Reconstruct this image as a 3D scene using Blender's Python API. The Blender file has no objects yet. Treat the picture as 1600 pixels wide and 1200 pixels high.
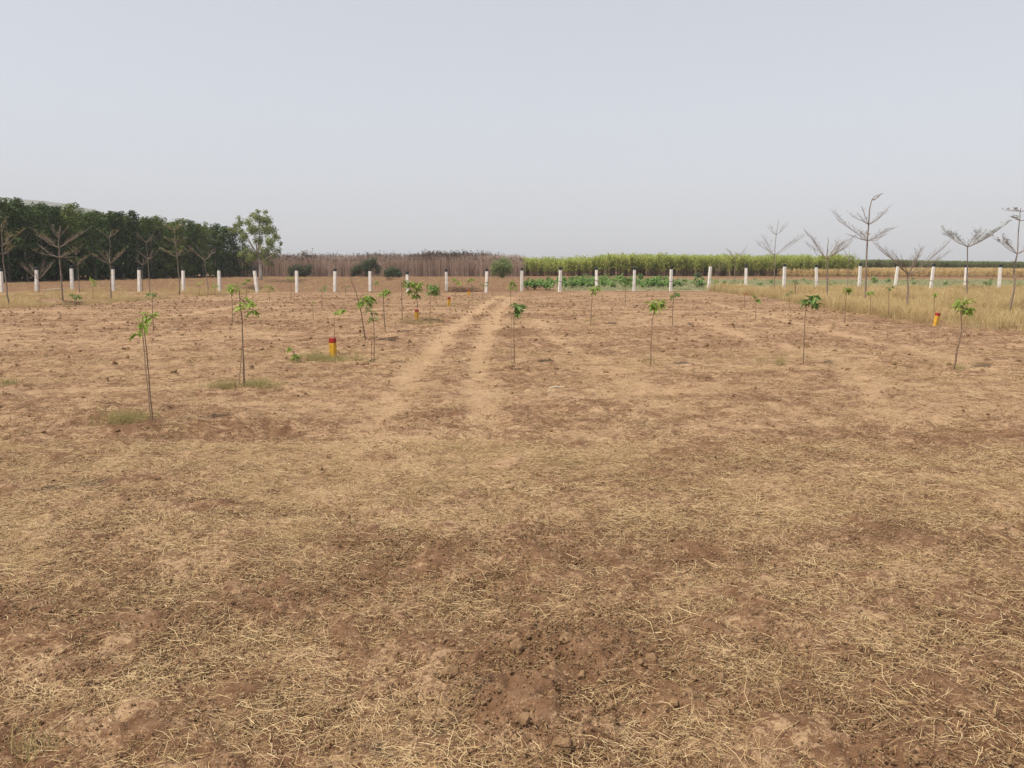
import bpy, math, random
import numpy as np
from mathutils import Vector, Matrix, Euler

random.seed(7)
RNG = np.random.default_rng(7)
SC = bpy.context.scene
COL = SC.collection

# ------------------------------------------------------------------ camera
H = 1.65                      # eye height, metres
F = 1200.0                    # focal length in pixels of the 1600 px wide photo
HORIZON = 413.0
PITCH = math.atan((600.0 - HORIZON) / F)
cam_d = bpy.data.cameras.new('camera')
cam_d.sensor_width = 36.0
cam_d.lens = 36.0 * F / 1600.0
cam_d.clip_start = 0.05
cam_d.clip_end = 12000.0
cam = bpy.data.objects.new('camera', cam_d)
cam.location = (0, 0, H)
cam.rotation_euler = (math.pi / 2 - PITCH, 0, 0)
COL.objects.link(cam)
SC.camera = cam

# ------------------------------------------------------------------ sky, sun, exposure
SUN_EL = 60.0
SUN_AZ = 245.0                # compass-like: 0 = +Y (ahead), clockwise; 245 = left and a little behind
world = bpy.data.worlds.new('World')
SC.world = world
world.use_nodes = True
wn = world.node_tree.nodes
wl = world.node_tree.links
wn.clear()
w_out = wn.new('ShaderNodeOutputWorld')
w_bg = wn.new('ShaderNodeBackground')
w_sky = wn.new('ShaderNodeTexSky')
w_sky.sky_type = 'NISHITA'
w_sky.sun_disc = False
w_sky.sun_elevation = math.radians(SUN_EL)
w_sky.sun_rotation = math.radians(SUN_AZ)
w_sky.altitude = 300.0
w_sky.air_density = 1.0
w_sky.dust_density = 2.0
w_sky.ozone_density = 1.0
w_hsv = wn.new('ShaderNodeHueSaturation')
w_hsv.inputs['Saturation'].default_value = 0.40
w_bg.inputs['Strength'].default_value = 0.117
w_veil = wn.new('ShaderNodeMix')          # thin even haze veil over the whole sky
w_veil.data_type = 'RGBA'
w_veil.inputs[0].default_value = 0.55
w_veil.inputs[7].default_value = (4.55, 4.68, 5.10, 1)
wl.new(w_sky.outputs[0], w_hsv.inputs['Color'])
wl.new(w_hsv.outputs[0], w_veil.inputs[6])
wl.new(w_veil.outputs[2], w_bg.inputs['Color'])
wl.new(w_bg.outputs[0], w_out.inputs['Surface'])

sun_d = bpy.data.lights.new('sun', 'SUN')
sun_d.energy = 3.7
sun_d.angle = math.radians(0.7)
sun_d.color = (1.0, 0.89, 0.72)
sun = bpy.data.objects.new('sun', sun_d)
_az, _el = math.radians(SUN_AZ), math.radians(SUN_EL)
TO_SUN = Vector((math.sin(_az) * math.cos(_el), math.cos(_az) * math.cos(_el), math.sin(_el)))
sun.rotation_euler = (-TO_SUN).to_track_quat('-Z', 'Y').to_euler()
sun.location = (-20, -20, 40)
COL.objects.link(sun)

SC.view_settings.view_transform = 'Standard'
SC.view_settings.look = 'None'
SC.view_settings.exposure = 0.46
SC.view_settings.gamma = 1.0
SC.view_settings.use_curve_mapping = False
SC.cycles.max_bounces = 8
SC.cycles.transparent_max_bounces = 8
SC.cycles.volume_bounces = 0

# ------------------------------------------------------------------ pixel helpers
CP, SP = math.cos(PITCH), math.sin(PITCH)

def ray(px, py):
    a, b = (px - 800.0) / F, (600.0 - py) / F
    return (a, CP + b * SP, -SP + b * CP)

def gp(px, py, z=0.0):
    """photo pixel -> point on the ground plane"""
    d = ray(px, py)
    t = (z - H) / d[2]
    return (d[0] * t, d[1] * t, z)

def dp(px, py, Y):
    """photo pixel -> point at ground distance Y ahead"""
    d = ray(px, py)
    t = Y / d[1]
    return Vector((d[0] * t, Y, H + d[2] * t))

# ------------------------------------------------------------------ numpy noise
def _hash(ix, iy, s):
    n = (ix * 374761393 + iy * 668265263 + s * 1442695041) & 0xFFFFFFFF
    n = ((n ^ (n >> 13)) * 1274126177) & 0xFFFFFFFF
    return ((n ^ (n >> 16)) & 0xFFFF) / 65535.0

def vnoise(x, y, s=0):
    x = np.asarray(x, dtype=np.float64); y = np.asarray(y, dtype=np.float64)
    fx, fy = np.floor(x), np.floor(y)
    ix, iy = fx.astype(np.int64), fy.astype(np.int64)
    u, v = x - fx, y - fy
    u = u * u * (3 - 2 * u); v = v * v * (3 - 2 * v)
    a = _hash(ix, iy, s); b = _hash(ix + 1, iy, s)
    c = _hash(ix, iy + 1, s); d = _hash(ix + 1, iy + 1, s)
    return (a * (1 - u) + b * u) * (1 - v) + (c * (1 - u) + d * u) * v

def fbm(x, y, s=0, n=4):
    t = 0.0; a = 0.5; tot = 0.0
    for k in range(n):
        t = t + a * vnoise(x, y, s + k * 17); tot += a
        x, y = x * 2.03 + 5.1, y * 2.03 + 1.7; a *= 0.5
    return t / tot

def sstep(a, b, x):
    t = np.clip((x - a) / (b - a), 0, 1)
    return t * t * (3 - 2 * t)

def band(x, y, pts, width):
    """gaussian closeness to a polyline on the ground"""
    best = np.full(np.shape(x), 1e9)
    for (x0, y0), (x1, y1) in zip(pts[:-1], pts[1:]):
        dx, dy = x1 - x0, y1 - y0
        t = np.clip(((x - x0) * dx + (y - y0) * dy) / (dx * dx + dy * dy), 0, 1)
        best = np.minimum(best, (x - x0 - t * dx) ** 2 + (y - y0 - t * dy) ** 2)
    return np.exp(-best / (2 * width * width))

def gpl(*pp):
    return [gp(a, b)[:2] for a, b in pp]

TRACKS = [
    (gpl((440, 830), (560, 695), (620, 610), (665, 555), (705, 512), (760, 474), (785, 462)), 0.17, 1.0),
    (gpl((790, 900), (768, 740), (756, 670), (745, 615), (746, 555), (772, 495), (798, 464)), 0.16, 1.0),
    (gpl((840, 500), (870, 535), (930, 560), (1010, 610)), 0.14, .5),
    (gpl((1100, 470), (1240, 505), (1400, 540), (1560, 580)), 0.14, .65),
    (gpl((1090, 500), (1180, 530), (1310, 560), (1350, 600), (1400, 680)), 0.15, .6),
    (gpl((0, 520), (150, 508), (300, 490), (420, 470)), 0.2, .6),
]
HEAP = gp(900, 1060)[:2]
ASH = gpl((590, 1165), (690, 1125), (740, 1095), (765, 1075))
ASH2 = gpl((70, 764), (155, 757))

def heap_mask(x, y):
    d = ((x - HEAP[0]) / 0.52) ** 2 + ((y - HEAP[1]) / 0.70) ** 2
    n = fbm(x * 2.2, y * 2.2, 91, 3)
    return sstep(1.3, 0.2, d + (n - 0.5) * 2.2)

def cover(x, y):
    """how much straw lies on the soil, 0..1"""
    r = np.hypot(x, y)
    c = 0.58 + (fbm(x * 0.55, y * 0.55, 3, 3) - 0.5) * 0.42 + (fbm(x * 2.6 + y * .8, y * 2.6, 8, 3) - 0.5) * 0.50
    c = c + (vnoise(x * 9, y * 9, 88) - 0.5) * 0.25
    # plough passes: long soft rows running across the field
    c = c + (fbm(x * 0.22 + 3, (y - 0.22 * x) * 1.5, 23, 3) - 0.5) * 0.55
    for pts, w, k in TRACKS:
        c = c + 0.22 * k * sstep(5, 14, y) * band(x, y, pts, w)
    c = c - 0.17 * heap_mask(x, y)
    c = c - 0.20 * sstep(0.7, 2.1, x) * sstep(4.2, 2.4, y)        # bare reddish soil
    c = c - 0.14 * sstep(-0.5, -2.2, x) * sstep(5.2, 2.4, y)
    c = c + 0.06 * sstep(4, 9, r) - 0.42 * sstep(45.5, 49, y + (fbm(x * .5, y * .5, 97, 2) - .5) * 3)
    return np.clip(c, 0.03, 1.15)

def height(x, y, detail=1.0):
    r = np.hypot(x, y)
    near = sstep(46, 20, r)
    h = (fbm(x * 0.45, y * 0.45, 41, 3) - 0.5) * 0.09 * near
    h = h + (fbm(x * 0.35, (y - 0.22 * x) * 2.6, 47, 3) - 0.5) * 0.10 * near
    hp = heap_mask(x, y)
    h = h + 0.012 * hp
    for pts, w, k in TRACKS[:2]:
        h = h - 0.022 * band(x, y, pts, w)
    if detail > 0:
        m = 0.80 + 0.5 * hp + 0.5 * sstep(0.75, 0.25, cover(x, y))
        h = h + (fbm(x * 2.4, y * 2.4, 57, 2) - .5) * .060 * near * m
        a = fbm(x * 6.5, y * 6.5, 53, 2)
        b = 1 - np.abs(2 * vnoise(x * 15, y * 15, 59) - 1)
        c = vnoise(x * 34, y * 34, 61)
        d = vnoise(x * 70, y * 70, 67)
        h = h + detail * m * ((a - 0.5) * 0.050 + (b - 0.5) * 0.026 * sstep(18, 8, r)
                              + (c - 0.5) * 0.014 * sstep(9, 4, r) + (d - .5) * .006 * sstep(5, 2.5, r)) * near
    return h

def gz(x, y):
    return float(height(np.array([x]), np.array([y]), 0.0)[0])

# ------------------------------------------------------------------ materials
MATS = {}

def nodemat(name):
    m = bpy.data.materials.new(name)
    m.use_nodes = True
    nt = m.node_tree
    b = nt.nodes['Principled BSDF']
    b.inputs['Roughness'].default_value = 0.85
    b.inputs['Specular IOR Level'].default_value = 0.2
    MATS[name] = m
    return m, nt, b

def rampnode(nt, stops, src=None):
    r = nt.nodes.new('ShaderNodeValToRGB')
    e = r.color_ramp.elements
    while len(e) < len(stops):
        e.new(0.5)
    for k, (p, c) in enumerate(stops):
        e[k].position = p
        e[k].color = (c[0], c[1], c[2], 1)
    if src is not None:
        nt.links.new(src, r.inputs[0])
    return r

def noisenode(nt, scale, detail=4, rough=0.6, co='Object', dist=0.0, stretch=None):
    tc = nt.nodes.new('ShaderNodeTexCoord')
    n = nt.nodes.new('ShaderNodeTexNoise')
    n.inputs['Scale'].default_value = scale
    n.inputs['Detail'].default_value = detail
    n.inputs['Roughness'].default_value = rough
    n.inputs['Distortion'].default_value = dist
    if stretch:
        mp = nt.nodes.new('ShaderNodeMapping')
        mp.inputs['Scale'].default_value = stretch
        nt.links.new(tc.outputs[co], mp.inputs[0])
        nt.links.new(mp.outputs[0], n.inputs['Vector'])
    else:
        nt.links.new(tc.outputs[co], n.inputs['Vector'])
    return n

def mixc(nt, fac, a, b, mode='MIX'):
    m = nt.nodes.new('ShaderNodeMix')
    m.data_type = 'RGBA'
    m.blend_type = mode
    for sock, v in ((0, fac), (6, a), (7, b)):
        if hasattr(v, 'is_linked') or hasattr(v, 'links'):
            nt.links.new(v, m.inputs[sock])
        elif sock == 0:
            m.inputs[0].default_value = v
        else:
            m.inputs[sock].default_value = (v[0], v[1], v[2], 1)
    return m.outputs[2]

def mathn(nt, op, a, b=None, clamp=False):
    m = nt.nodes.new('ShaderNodeMath')
    m.operation = op
    m.use_clamp = clamp
    for k, v in enumerate((a, b)):
        if v is None:
            continue
        if isinstance(v, (int, float)):
            m.inputs[k].default_value = v
        else:
            nt.links.new(v, m.inputs[k])
    return m.outputs[0]

def attr(nt, name, typ='GEOMETRY'):
    a = nt.nodes.new('ShaderNodeAttribute')
    a.attribute_name = name
    a.attribute_type = typ
    return a

def simple(name, c1, c2, scale=8.0, rough=0.85, bump=0.0, stretch=None):
    m, nt, b = nodemat(name)
    n = noisenode(nt, scale, stretch=stretch)
    r = rampnode(nt, [(0.3, c1), (0.7, c2)], n.outputs[0])
    nt.links.new(r.outputs[0], b.inputs['Base Color'])
    b.inputs['Roughness'].default_value = rough
    if bump:
        bp = nt.nodes.new('ShaderNodeBump')
        bp.inputs['Strength'].default_value = bump
        bp.inputs['Distance'].default_value = 0.02
        nt.links.new(n.outputs[0], bp.inputs['Height'])
        nt.links.new(bp.outputs[0], b.inputs['Normal'])
    return m

def foliage(name, stops, scale=2.0, trans=0.3, rough=0.6, per_instance=True, tint=False, amt=0.5):
    """leaf material: patches of colour, a random shift for each instance, light through the blades"""
    m, nt, b = nodemat(name)
    n = noisenode(nt, scale, 3, 0.6)
    src = n.outputs[0]
    if per_instance:
        oi = nt.nodes.new('ShaderNodeObjectInfo')
        s = mathn(nt, 'MULTIPLY_ADD', oi.outputs['Random'], amt)
        s.node.inputs[2].default_value = -amt / 2
        src = mathn(nt, 'ADD', src, s, True)
    if tint:
        at = attr(nt, 'tint')
        s2 = mathn(nt, 'MULTIPLY_ADD', at.outputs['Fac'], 0.6)
        s2.node.inputs[2].default_value = -0.3
        src = mathn(nt, 'ADD', src, s2, True)
    r = rampnode(nt, stops, src)
    nt.links.new(r.outputs[0], b.inputs['Base Color'])
    b.inputs['Roughness'].default_value = rough
    if trans > 0:
        t = nt.nodes.new('ShaderNodeBsdfTranslucent')
        nt.links.new(r.outputs[0], t.inputs['Color'])
        mx = nt.nodes.new('ShaderNodeMixShader')
        mx.inputs[0].default_value = trans
        out = [q for q in nt.nodes if q.type == 'OUTPUT_MATERIAL'][0]
        nt.links.new(b.outputs[0], mx.inputs[1])
        nt.links.new(t.outputs[0], mx.inputs[2])
        nt.links.new(mx.outputs[0], out.inputs['Surface'])
    return m

# ground: soil with trodden straw between
def ground_material():
    m, nt, b = nodemat('field_soil')
    cov = attr(nt, 'cover').outputs['Fac']
    veg = attr(nt, 'veg').outputs['Fac']
    ash = attr(nt, 'ash').outputs['Fac']
    big = noisenode(nt, 0.7, 4, 0.6)
    mid = noisenode(nt, 9.0, 6, 0.7)
    fine = noisenode(nt, 60.0, 4, 0.7)
    soil = rampnode(nt, [(0.28, (0.088, 0.048, 0.027)), (0.5, (0.178, 0.103, 0.061)), (0.78, (0.285, 0.180, 0.115))], mid.outputs[0])
    red = mixc(nt, big.outputs[0], (1.0, 0.93, 0.84), (1.0, 1.0, 1.05))
    soilc = mixc(nt, 1.0, soil.outputs[0], red, 'MULTIPLY')
    # straw fragments: broken threads at every scale from a finger to a stride
    trk = attr(nt, 'track').outputs['Fac']
    s1 = noisenode(nt, 24.0, 5, 0.8, dist=1.2, stretch=(0.55, 1.0, 1.0))
    s3 = noisenode(nt, 3.6, 8, 1.0, dist=0.3, stretch=(0.85, 0.9, 1.0))
    th = mathn(nt, 'ADD', mathn(nt, 'MULTIPLY', s1.outputs[0], 0.3), mathn(nt, 'MULTIPLY', s3.outputs[0], 0.7))
    th = mathn(nt, 'ADD', th, mathn(nt, 'MULTIPLY', trk, 0.072))
    th = mathn(nt, 'ADD', th, mathn(nt, 'MULTIPLY', mathn(nt, 'SUBTRACT', cov, 0.60), 0.13))
    sf = nt.nodes.new('ShaderNodeMapRange')
    sf.interpolation_type = 'SMOOTHSTEP'
    sf.inputs['From Min'].default_value = 0.480
    sf.inputs['From Max'].default_value = 0.548
    nt.links.new(th, sf.inputs['Value'])
    strawc = rampnode(nt, [(0.3, (0.325, 0.208, 0.125)), (0.7, (0.50, 0.352, 0.220))], fine.outputs[0])
    fac = mathn(nt, 'MULTIPLY', sf.outputs[0], 0.92)
    c = mixc(nt, fac, soilc, strawc.outputs[0])
    vegc = rampnode(nt, [(0.3, (0.30, 0.25, 0.155)), (0.7, (0.25, 0.26, 0.155))], mid.outputs[0])
    c = mixc(nt, veg, c, vegc.outputs[0])
    c = mixc(nt, ash, c, (0.045, 0.038, 0.034))
    nt.links.new(c, b.inputs['Base Color'])
    b.inputs['Roughness'].default_value = 0.95
    b.inputs['Specular IOR Level'].default_value = 0.1
    grit = noisenode(nt, 210.0, 2, 0.6)
    hsum = mathn(nt, 'ADD', mathn(nt, 'MULTIPLY', fine.outputs[0], 0.45), mid.outputs[0])
    hsum = mathn(nt, 'ADD', hsum, mathn(nt, 'MULTIPLY', grit.outputs[0], 0.16))
    bp = nt.nodes.new('ShaderNodeBump')
    bp.inputs['Strength'].default_value = 0.9
    bp.inputs['Distance'].default_value = 0.03
    nt.links.new(hsum, bp.inputs['Height'])
    nt.links.new(bp.outputs[0], b.inputs['Normal'])
    return m

ground_material()
simple('clod', (0.17, 0.103, 0.055), (0.26, 0.170, 0.098), 3.0, 0.95, 0.0)
foliage('straw', [(0.08, (0.19, 0.115, 0.055)), (0.45, (0.44, 0.31, 0.16)), (0.9, (0.66, 0.52, 0.31))], 3.0, 0.12, 0.6, True, True)
simple('post_paint', (0.60, 0.57, 0.52), (0.84, 0.83, 0.81), 4.0, 0.7, 0.2)
simple('post_top_paint', (0.022, 0.03, 0.034), (0.045, 0.055, 0.06), 9.0, 0.6)
simple('tie_wire', (0.06, 0.06, 0.06), (0.12, 0.11, 0.10), 9.0, 0.5)
simple('marker_yellow', (0.44, 0.24, 0.04), (0.72, 0.42, 0.03), 14.0, 0.65, 0.2)
simple('marker_red', (0.26, 0.022, 0.02), (0.36, 0.035, 0.03), 22.0, 0.6, 0.2)
simple('sapling_stem', (0.13, 0.085, 0.055), (0.26, 0.19, 0.13), 30.0, 0.85)
simple('stake_wood', (0.20, 0.14, 0.09), (0.34, 0.25, 0.17), 30.0, 0.85)
simple('twig_bark', (0.17, 0.135, 0.11), (0.29, 0.24, 0.20), 10.0, 0.9)
simple('grove_bark', (0.10, 0.085, 0.07), (0.17, 0.14, 0.11), 5.0, 0.9)
simple('pale_bark', (0.42, 0.38, 0.33), (0.58, 0.54, 0.48), 5.0, 0.85)
simple('brush_wood', (0.12, 0.075, 0.05), (0.24, 0.16, 0.11), 8.0, 0.9)
simple('pale_wood', (0.50, 0.42, 0.31), (0.64, 0.56, 0.44), 12.0, 0.8)
simple('scrap', (0.55, 0.52, 0.47), (0.70, 0.66, 0.60), 20.0, 0.6)
simple('hill_scrub', (0.10, 0.11, 0.075), (0.16, 0.15, 0.10), 0.01, 0.95)
foliage('sapling_leaf', [(0.15, (0.14, 0.23, 0.04)), (0.5, (0.26, 0.38, 0.07)), (0.9, (0.44, 0.53, 0.14))], 9.0, 0.35, 0.45)
foliage('sapling_leaf_dark', [(0.15, (0.075, 0.145, 0.035)), (0.5, (0.13, 0.23, 0.06)), (0.9, (0.23, 0.34, 0.11))], 9.0, 0.3, 0.45)
foliage('dead_leaf', [(0.2, (0.30, 0.11, 0.03)), (0.8, (0.45, 0.20, 0.06))], 9.0, 0.3, 0.6)
foliage('grove_leaf', [(0.2, (0.024, 0.050, 0.013)), (0.55, (0.060, 0.102, 0.024)), (0.9, (0.185, 0.225, 0.050))], 0.5, 0.2, 0.55)
foliage('pale_leaf', [(0.2, (0.12, 0.155, 0.055)), (0.55, (0.215, 0.26, 0.095)), (0.9, (0.33, 0.37, 0.16))], 0.8, 0.3, 0.5)
foliage('shrub_leaf', [(0.2, (0.06, 0.085, 0.045)), (0.55, (0.10, 0.14, 0.07)), (0.9, (0.16, 0.20, 0.105))], 0.9, 0.25, 0.6)
foliage('bush_leaf', [(0.2, (0.11, 0.16, 0.05)), (0.55, (0.19, 0.25, 0.09)), (0.9, (0.31, 0.37, 0.17))], 1.2, 0.3, 0.5)
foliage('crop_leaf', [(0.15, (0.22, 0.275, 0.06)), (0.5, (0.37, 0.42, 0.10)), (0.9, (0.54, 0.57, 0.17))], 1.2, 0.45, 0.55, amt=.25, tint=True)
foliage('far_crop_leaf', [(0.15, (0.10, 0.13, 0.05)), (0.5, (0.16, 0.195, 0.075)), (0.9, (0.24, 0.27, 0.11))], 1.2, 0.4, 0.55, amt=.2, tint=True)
foliage('crop_stalk', [(0.2, (0.24, 0.16, 0.10)), (0.8, (0.42, 0.30, 0.20))], 1.0, 0.0, 0.8)
foliage('dry_stalk', [(0.1, (0.31, 0.215, 0.175)), (0.5, (0.44, 0.325, 0.265)), (0.9, (0.56, 0.445, 0.37))], 1.5, 0.0, 0.85, amt=.15)
foliage('seed_head', [(0.2, (0.07, 0.055, 0.045)), (0.8, (0.15, 0.115, 0.09))], 1.0, 0.0, 0.9)
foliage('maize_dry', [(0.1, (0.36, 0.25, 0.11)), (0.5, (0.52, 0.38, 0.18)), (0.9, (0.66, 0.52, 0.28))], 0.3, 0.2, 0.7)
foliage('grass_dry', [(0.05, (0.34, 0.22, 0.12)), (0.4, (0.50, 0.375, 0.19)), (0.7, (0.58, 0.47, 0.25)), (0.97, (0.40, 0.40, 0.17))], 0.35, 0.25, 0.7)
foliage('grass_green', [(0.1, (0.34, 0.26, 0.12)), (0.5, (0.29, 0.265, 0.11)), (0.9, (0.20, 0.22, 0.08))], 0.8, 0.25, 0.7)
foliage('veg_leaf', [(0.15, (0.12, 0.23, 0.06)), (0.5, (0.19, 0.33, 0.10)), (0.9, (0.29, 0.44, 0.15))], 2.0, 0.25, 0.5)
foliage('weed_grey', [(0.15, (0.26, 0.26, 0.14)), (0.5, (0.32, 0.33, 0.19)), (0.9, (0.40, 0.39, 0.24))], 0.4, 0.2, 0.7)
foliage('tree_leaf_olive', [(0.2, (0.16, 0.14, 0.055)), (0.6, (0.24, 0.22, 0.085)), (0.9, (0.34, 0.32, 0.13))], 1.2, 0.3, 0.6)
foliage('tree_leaf_green', [(0.2, (0.10, 0.12, 0.06)), (0.6, (0.16, 0.18, 0.10)), (0.9, (0.24, 0.25, 0.15))], 1.2, 0.3, 0.6)
foliage('tree_leaf_brown', [(0.2, (0.12, 0.10, 0.06)), (0.6, (0.19, 0.16, 0.10)), (0.9, (0.26, 0.22, 0.14))], 1.2, 0.2, 0.6)

# ------------------------------------------------------------------ mesh builder
class MB:
    def __init__(self):
        self.v = []; self.f = []; self.mi = []; self.t = []

    def tube(self, pts, rad, n=5, mi=0, tint=0.5):
        pts = [Vector(p) for p in pts]
        if not hasattr(rad, '__len__'):
            rad = [rad] * len(pts)
        base = len(self.v)
        up = Vector((0.31, 0.17, 0.93)).normalized()
        for k, p in enumerate(pts):
            d = (pts[min(k + 1, len(pts) - 1)] - pts[max(k - 1, 0)])
            if d.length < 1e-9:
                d = Vector((0, 0, 1))
            d.normalize()
            a = d.cross(up if abs(d.dot(up)) < 0.95 else Vector((1, 0, 0))).normalized()
            b = d.cross(a)
            for q in range(n):
                an = 2 * math.pi * q / n
                self.v.append(p + (a * math.cos(an) + b * math.sin(an)) * rad[k]); self.t.append(tint)
        for k in range(len(pts) - 1):
            for q in range(n):
                i = base + k * n + q; j = base + k * n + (q + 1) % n
                self.f.append((i, j, j + n, i + n)); self.mi.append(mi)
        self.f.append(tuple(base + q for q in reversed(range(n)))); self.mi.append(mi)
        e = base + (len(pts) - 1) * n
        self.f.append(tuple(e + q for q in range(n))); self.mi.append(mi)

    def ribbon(self, pts, wid, side, mi=0, tint=0.5):
        base = len(self.v)
        side = Vector(side)
        for p, w in zip(pts, wid):
            p = Vector(p)
            self.v.append(p - side * w * .5); self.v.append(p + side * w * .5)
            self.t += [tint, tint]
        for k in range(len(pts) - 1):
            i = base + 2 * k
            self.f.append((i, i + 1, i + 3, i + 2)); self.mi.append(mi)

    def leaf(self, p, d, nrm, length, width, droop=0.25, mi=0, tint=0.5):
        """folded lance-shaped blade that bends down"""
        d = Vector(d).normalized()
        s = d.cross(Vector(nrm))
        if s.length < 1e-4:
            s = d.cross(Vector((1, 0, 0)))
        s.normalize()
        u = s.cross(d).normalized()
        base = len(self.v)
        P = Vector(p)
        prof = ((0.0, 0.0), (0.28, 0.42), (0.6, 0.5), (1.0, 0.0))
        for t, w in prof:
            c = P + d * (length * t) - Vector((0, 0, 1)) * (droop * length * t * t)
            if w == 0:
                self.v.append(c); self.t.append(tint)
            else:
                self.v.append(c); self.v.append(c + s * width * w + u * width * .22); self.v.append(c - s * width * w + u * width * .22)
                self.t += [tint] * 3
        b = base
        for f in ((b, b + 2, b + 1), (b, b + 1, b + 3), (b + 1, b + 2, b + 5, b + 4), (b + 3, b + 1, b + 4, b + 6), (b + 4, b + 5, b + 7), (b + 6, b + 4, b + 7)):
            self.f.append(f); self.mi.append(mi)

    def quad(self, p, d, s, mi=0, tint=0.5):
        """rhombic leaf card: small, used by the thousand inside crowns"""
        b = len(self.v)
        p = Vector(p); d = Vector(d); s = Vector(s)
        self.v += [p - d * .5, p + s * .5, p + d * .5, p - s * .5]
        self.t += [tint] * 4
        self.f.append((b, b + 1, b + 2, b + 3)); self.mi.append(mi)

    def box(self, c, sx, sy, z0, z1, top=1.0, ch=0.0, mi=0):
        """chamfered, tapered square column"""
        b = len(self.v)
        def ring(z, k):
            hx, hy, q = sx * .5 * k, sy * .5 * k, ch
            return [(hx - q, -hy), (hx, -hy + q), (hx, hy - q), (hx - q, hy), (-hx + q, hy), (-hx, hy - q), (-hx, -hy + q), (-hx + q, -hy)]
        rings = [(z0, 1.0), (z1 - ch, top), (z1, top - 2 * ch / max(sx, .01) * .7)]
        for z, k in rings:
            for x, y in ring(z, k):
                self.v.append(Vector((c[0] + x, c[1] + y, c[2] + z))); self.t.append(.5)
        for k in range(2):
            for q in range(8):
                i = b + k * 8 + q; j = b + k * 8 + (q + 1) % 8
                self.f.append((i, j, j + 8, i + 8)); self.mi.append(mi)
        self.f.append(tuple(b + q for q in reversed(range(8)))); self.mi.append(mi)
        self.f.append(tuple(b + 16 + q for q in range(8))); self.mi.append(mi)

    def mesh(self, name, mats, smooth=False):
        me = bpy.data.meshes.new(name)
        me.from_pydata([tuple(v) for v in self.v], [], self.f)
        for m in mats:
            me.materials.append(MATS[m])
        if len(mats) > 1:
            me.polygons.foreach_set('material_index', self.mi)
        a = me.attributes.new('tint', 'FLOAT', 'POINT')
        a.data.foreach_set('value', self.t)
        if smooth:
            me.polygons.foreach_set('use_smooth', [True] * len(me.polygons))
        me.update()
        return me

def link(name, me, parent=None, loc=None):
    o = bpy.data.objects.new(name, me)
    COL.objects.link(o)
    if parent is not None:
        o.parent = parent
    if loc is not None:
        o.location = loc
    return o

def part(name, mb, mats, parent=None, smooth=False, loc=None):
    if isinstance(mats, str):
        mats = [mats]
    return link(name, mb.mesh(name, mats, smooth), parent, loc)

def tag(o, label=None, cat=None, group=None, kind=None):
    if label: o['label'] = label
    if cat: o['category'] = cat
    if group: o['group'] = group
    if kind: o['kind'] = kind
    return o

def empty(name, loc):
    o = bpy.data.objects.new(name, None)
    o.empty_display_size = 0.2
    o.location = loc
    COL.objects.link(o)
    return o

# ------------------------------------------------------------------ scatter of uncountable stuff
def scatter(name, pts, rots, scl, idx, protos, label, cat):
    """one object: a cloud of points that carries copies of a few small meshes"""
    hold = bpy.data.collections.new(name + '_pieces')
    for k, me in enumerate(protos):
        o = bpy.data.objects.new('%s_piece_%02d' % (name, k), me)
        hold.objects.link(o)
    me = bpy.data.meshes.new(name)
    n = len(pts)
    me.vertices.add(n)
    me.vertices.foreach_set('co', np.asarray(pts, dtype=np.float32).ravel())
    a = me.attributes.new('rot', 'FLOAT_VECTOR', 'POINT'); a.data.foreach_set('vector', np.asarray(rots, dtype=np.float32).ravel())
    a = me.attributes.new('scl', 'FLOAT_VECTOR', 'POINT')
    scl = np.asarray(scl, dtype=np.float32)
    if scl.ndim == 1:
        scl = np.repeat(scl[:, None], 3, 1)
    a.data.foreach_set('vector', scl.ravel())
    a = me.attributes.new('idx', 'INT', 'POINT'); a.data.foreach_set('value', np.asarray(idx, dtype=np.int32))
    ob = link(name, me)
    ng = bpy.data.node_groups.new(name + '_scatter', 'GeometryNodeTree')
    ng.interface.new_socket('Geometry', in_out='INPUT', socket_type='NodeSocketGeometry')
    ng.interface.new_socket('Geometry', in_out='OUTPUT', socket_type='NodeSocketGeometry')
    N, L = ng.nodes, ng.links
    gi, go = N.new('NodeGroupInput'), N.new('NodeGroupOutput')
    ci = N.new('GeometryNodeCollectionInfo')
    ci.inputs['Collection'].default_value = hold
    ci.inputs['Separate Children'].default_value = True
    ci.inputs['Reset Children'].default_value = True
    ip = N.new('GeometryNodeInstanceOnPoints')
    ip.inputs['Pick Instance'].default_value = True
    def na(nm, t):
        q = N.new('GeometryNodeInputNamedAttribute'); q.data_type = t; q.inputs['Name'].default_value = nm
        return q.outputs['Attribute']
    er = N.new('FunctionNodeEulerToRotation')
    L.new(na('rot', 'FLOAT_VECTOR'), er.inputs[0])
    L.new(gi.outputs[0], ip.inputs['Points'])
    L.new(ci.outputs[0], ip.inputs['Instance'])
    L.new(na('idx', 'INT'), ip.inputs['Instance Index'])
    L.new(er.outputs[0], ip.inputs['Rotation'])
    L.new(na('scl', 'FLOAT_VECTOR'), ip.inputs['Scale'])
    L.new(ip.outputs[0], go.inputs[0])
    md = ob.modifiers.new('scatter', 'NODES')
    md.node_group = ng
    return tag(ob, label, cat, kind='stuff')

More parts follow.
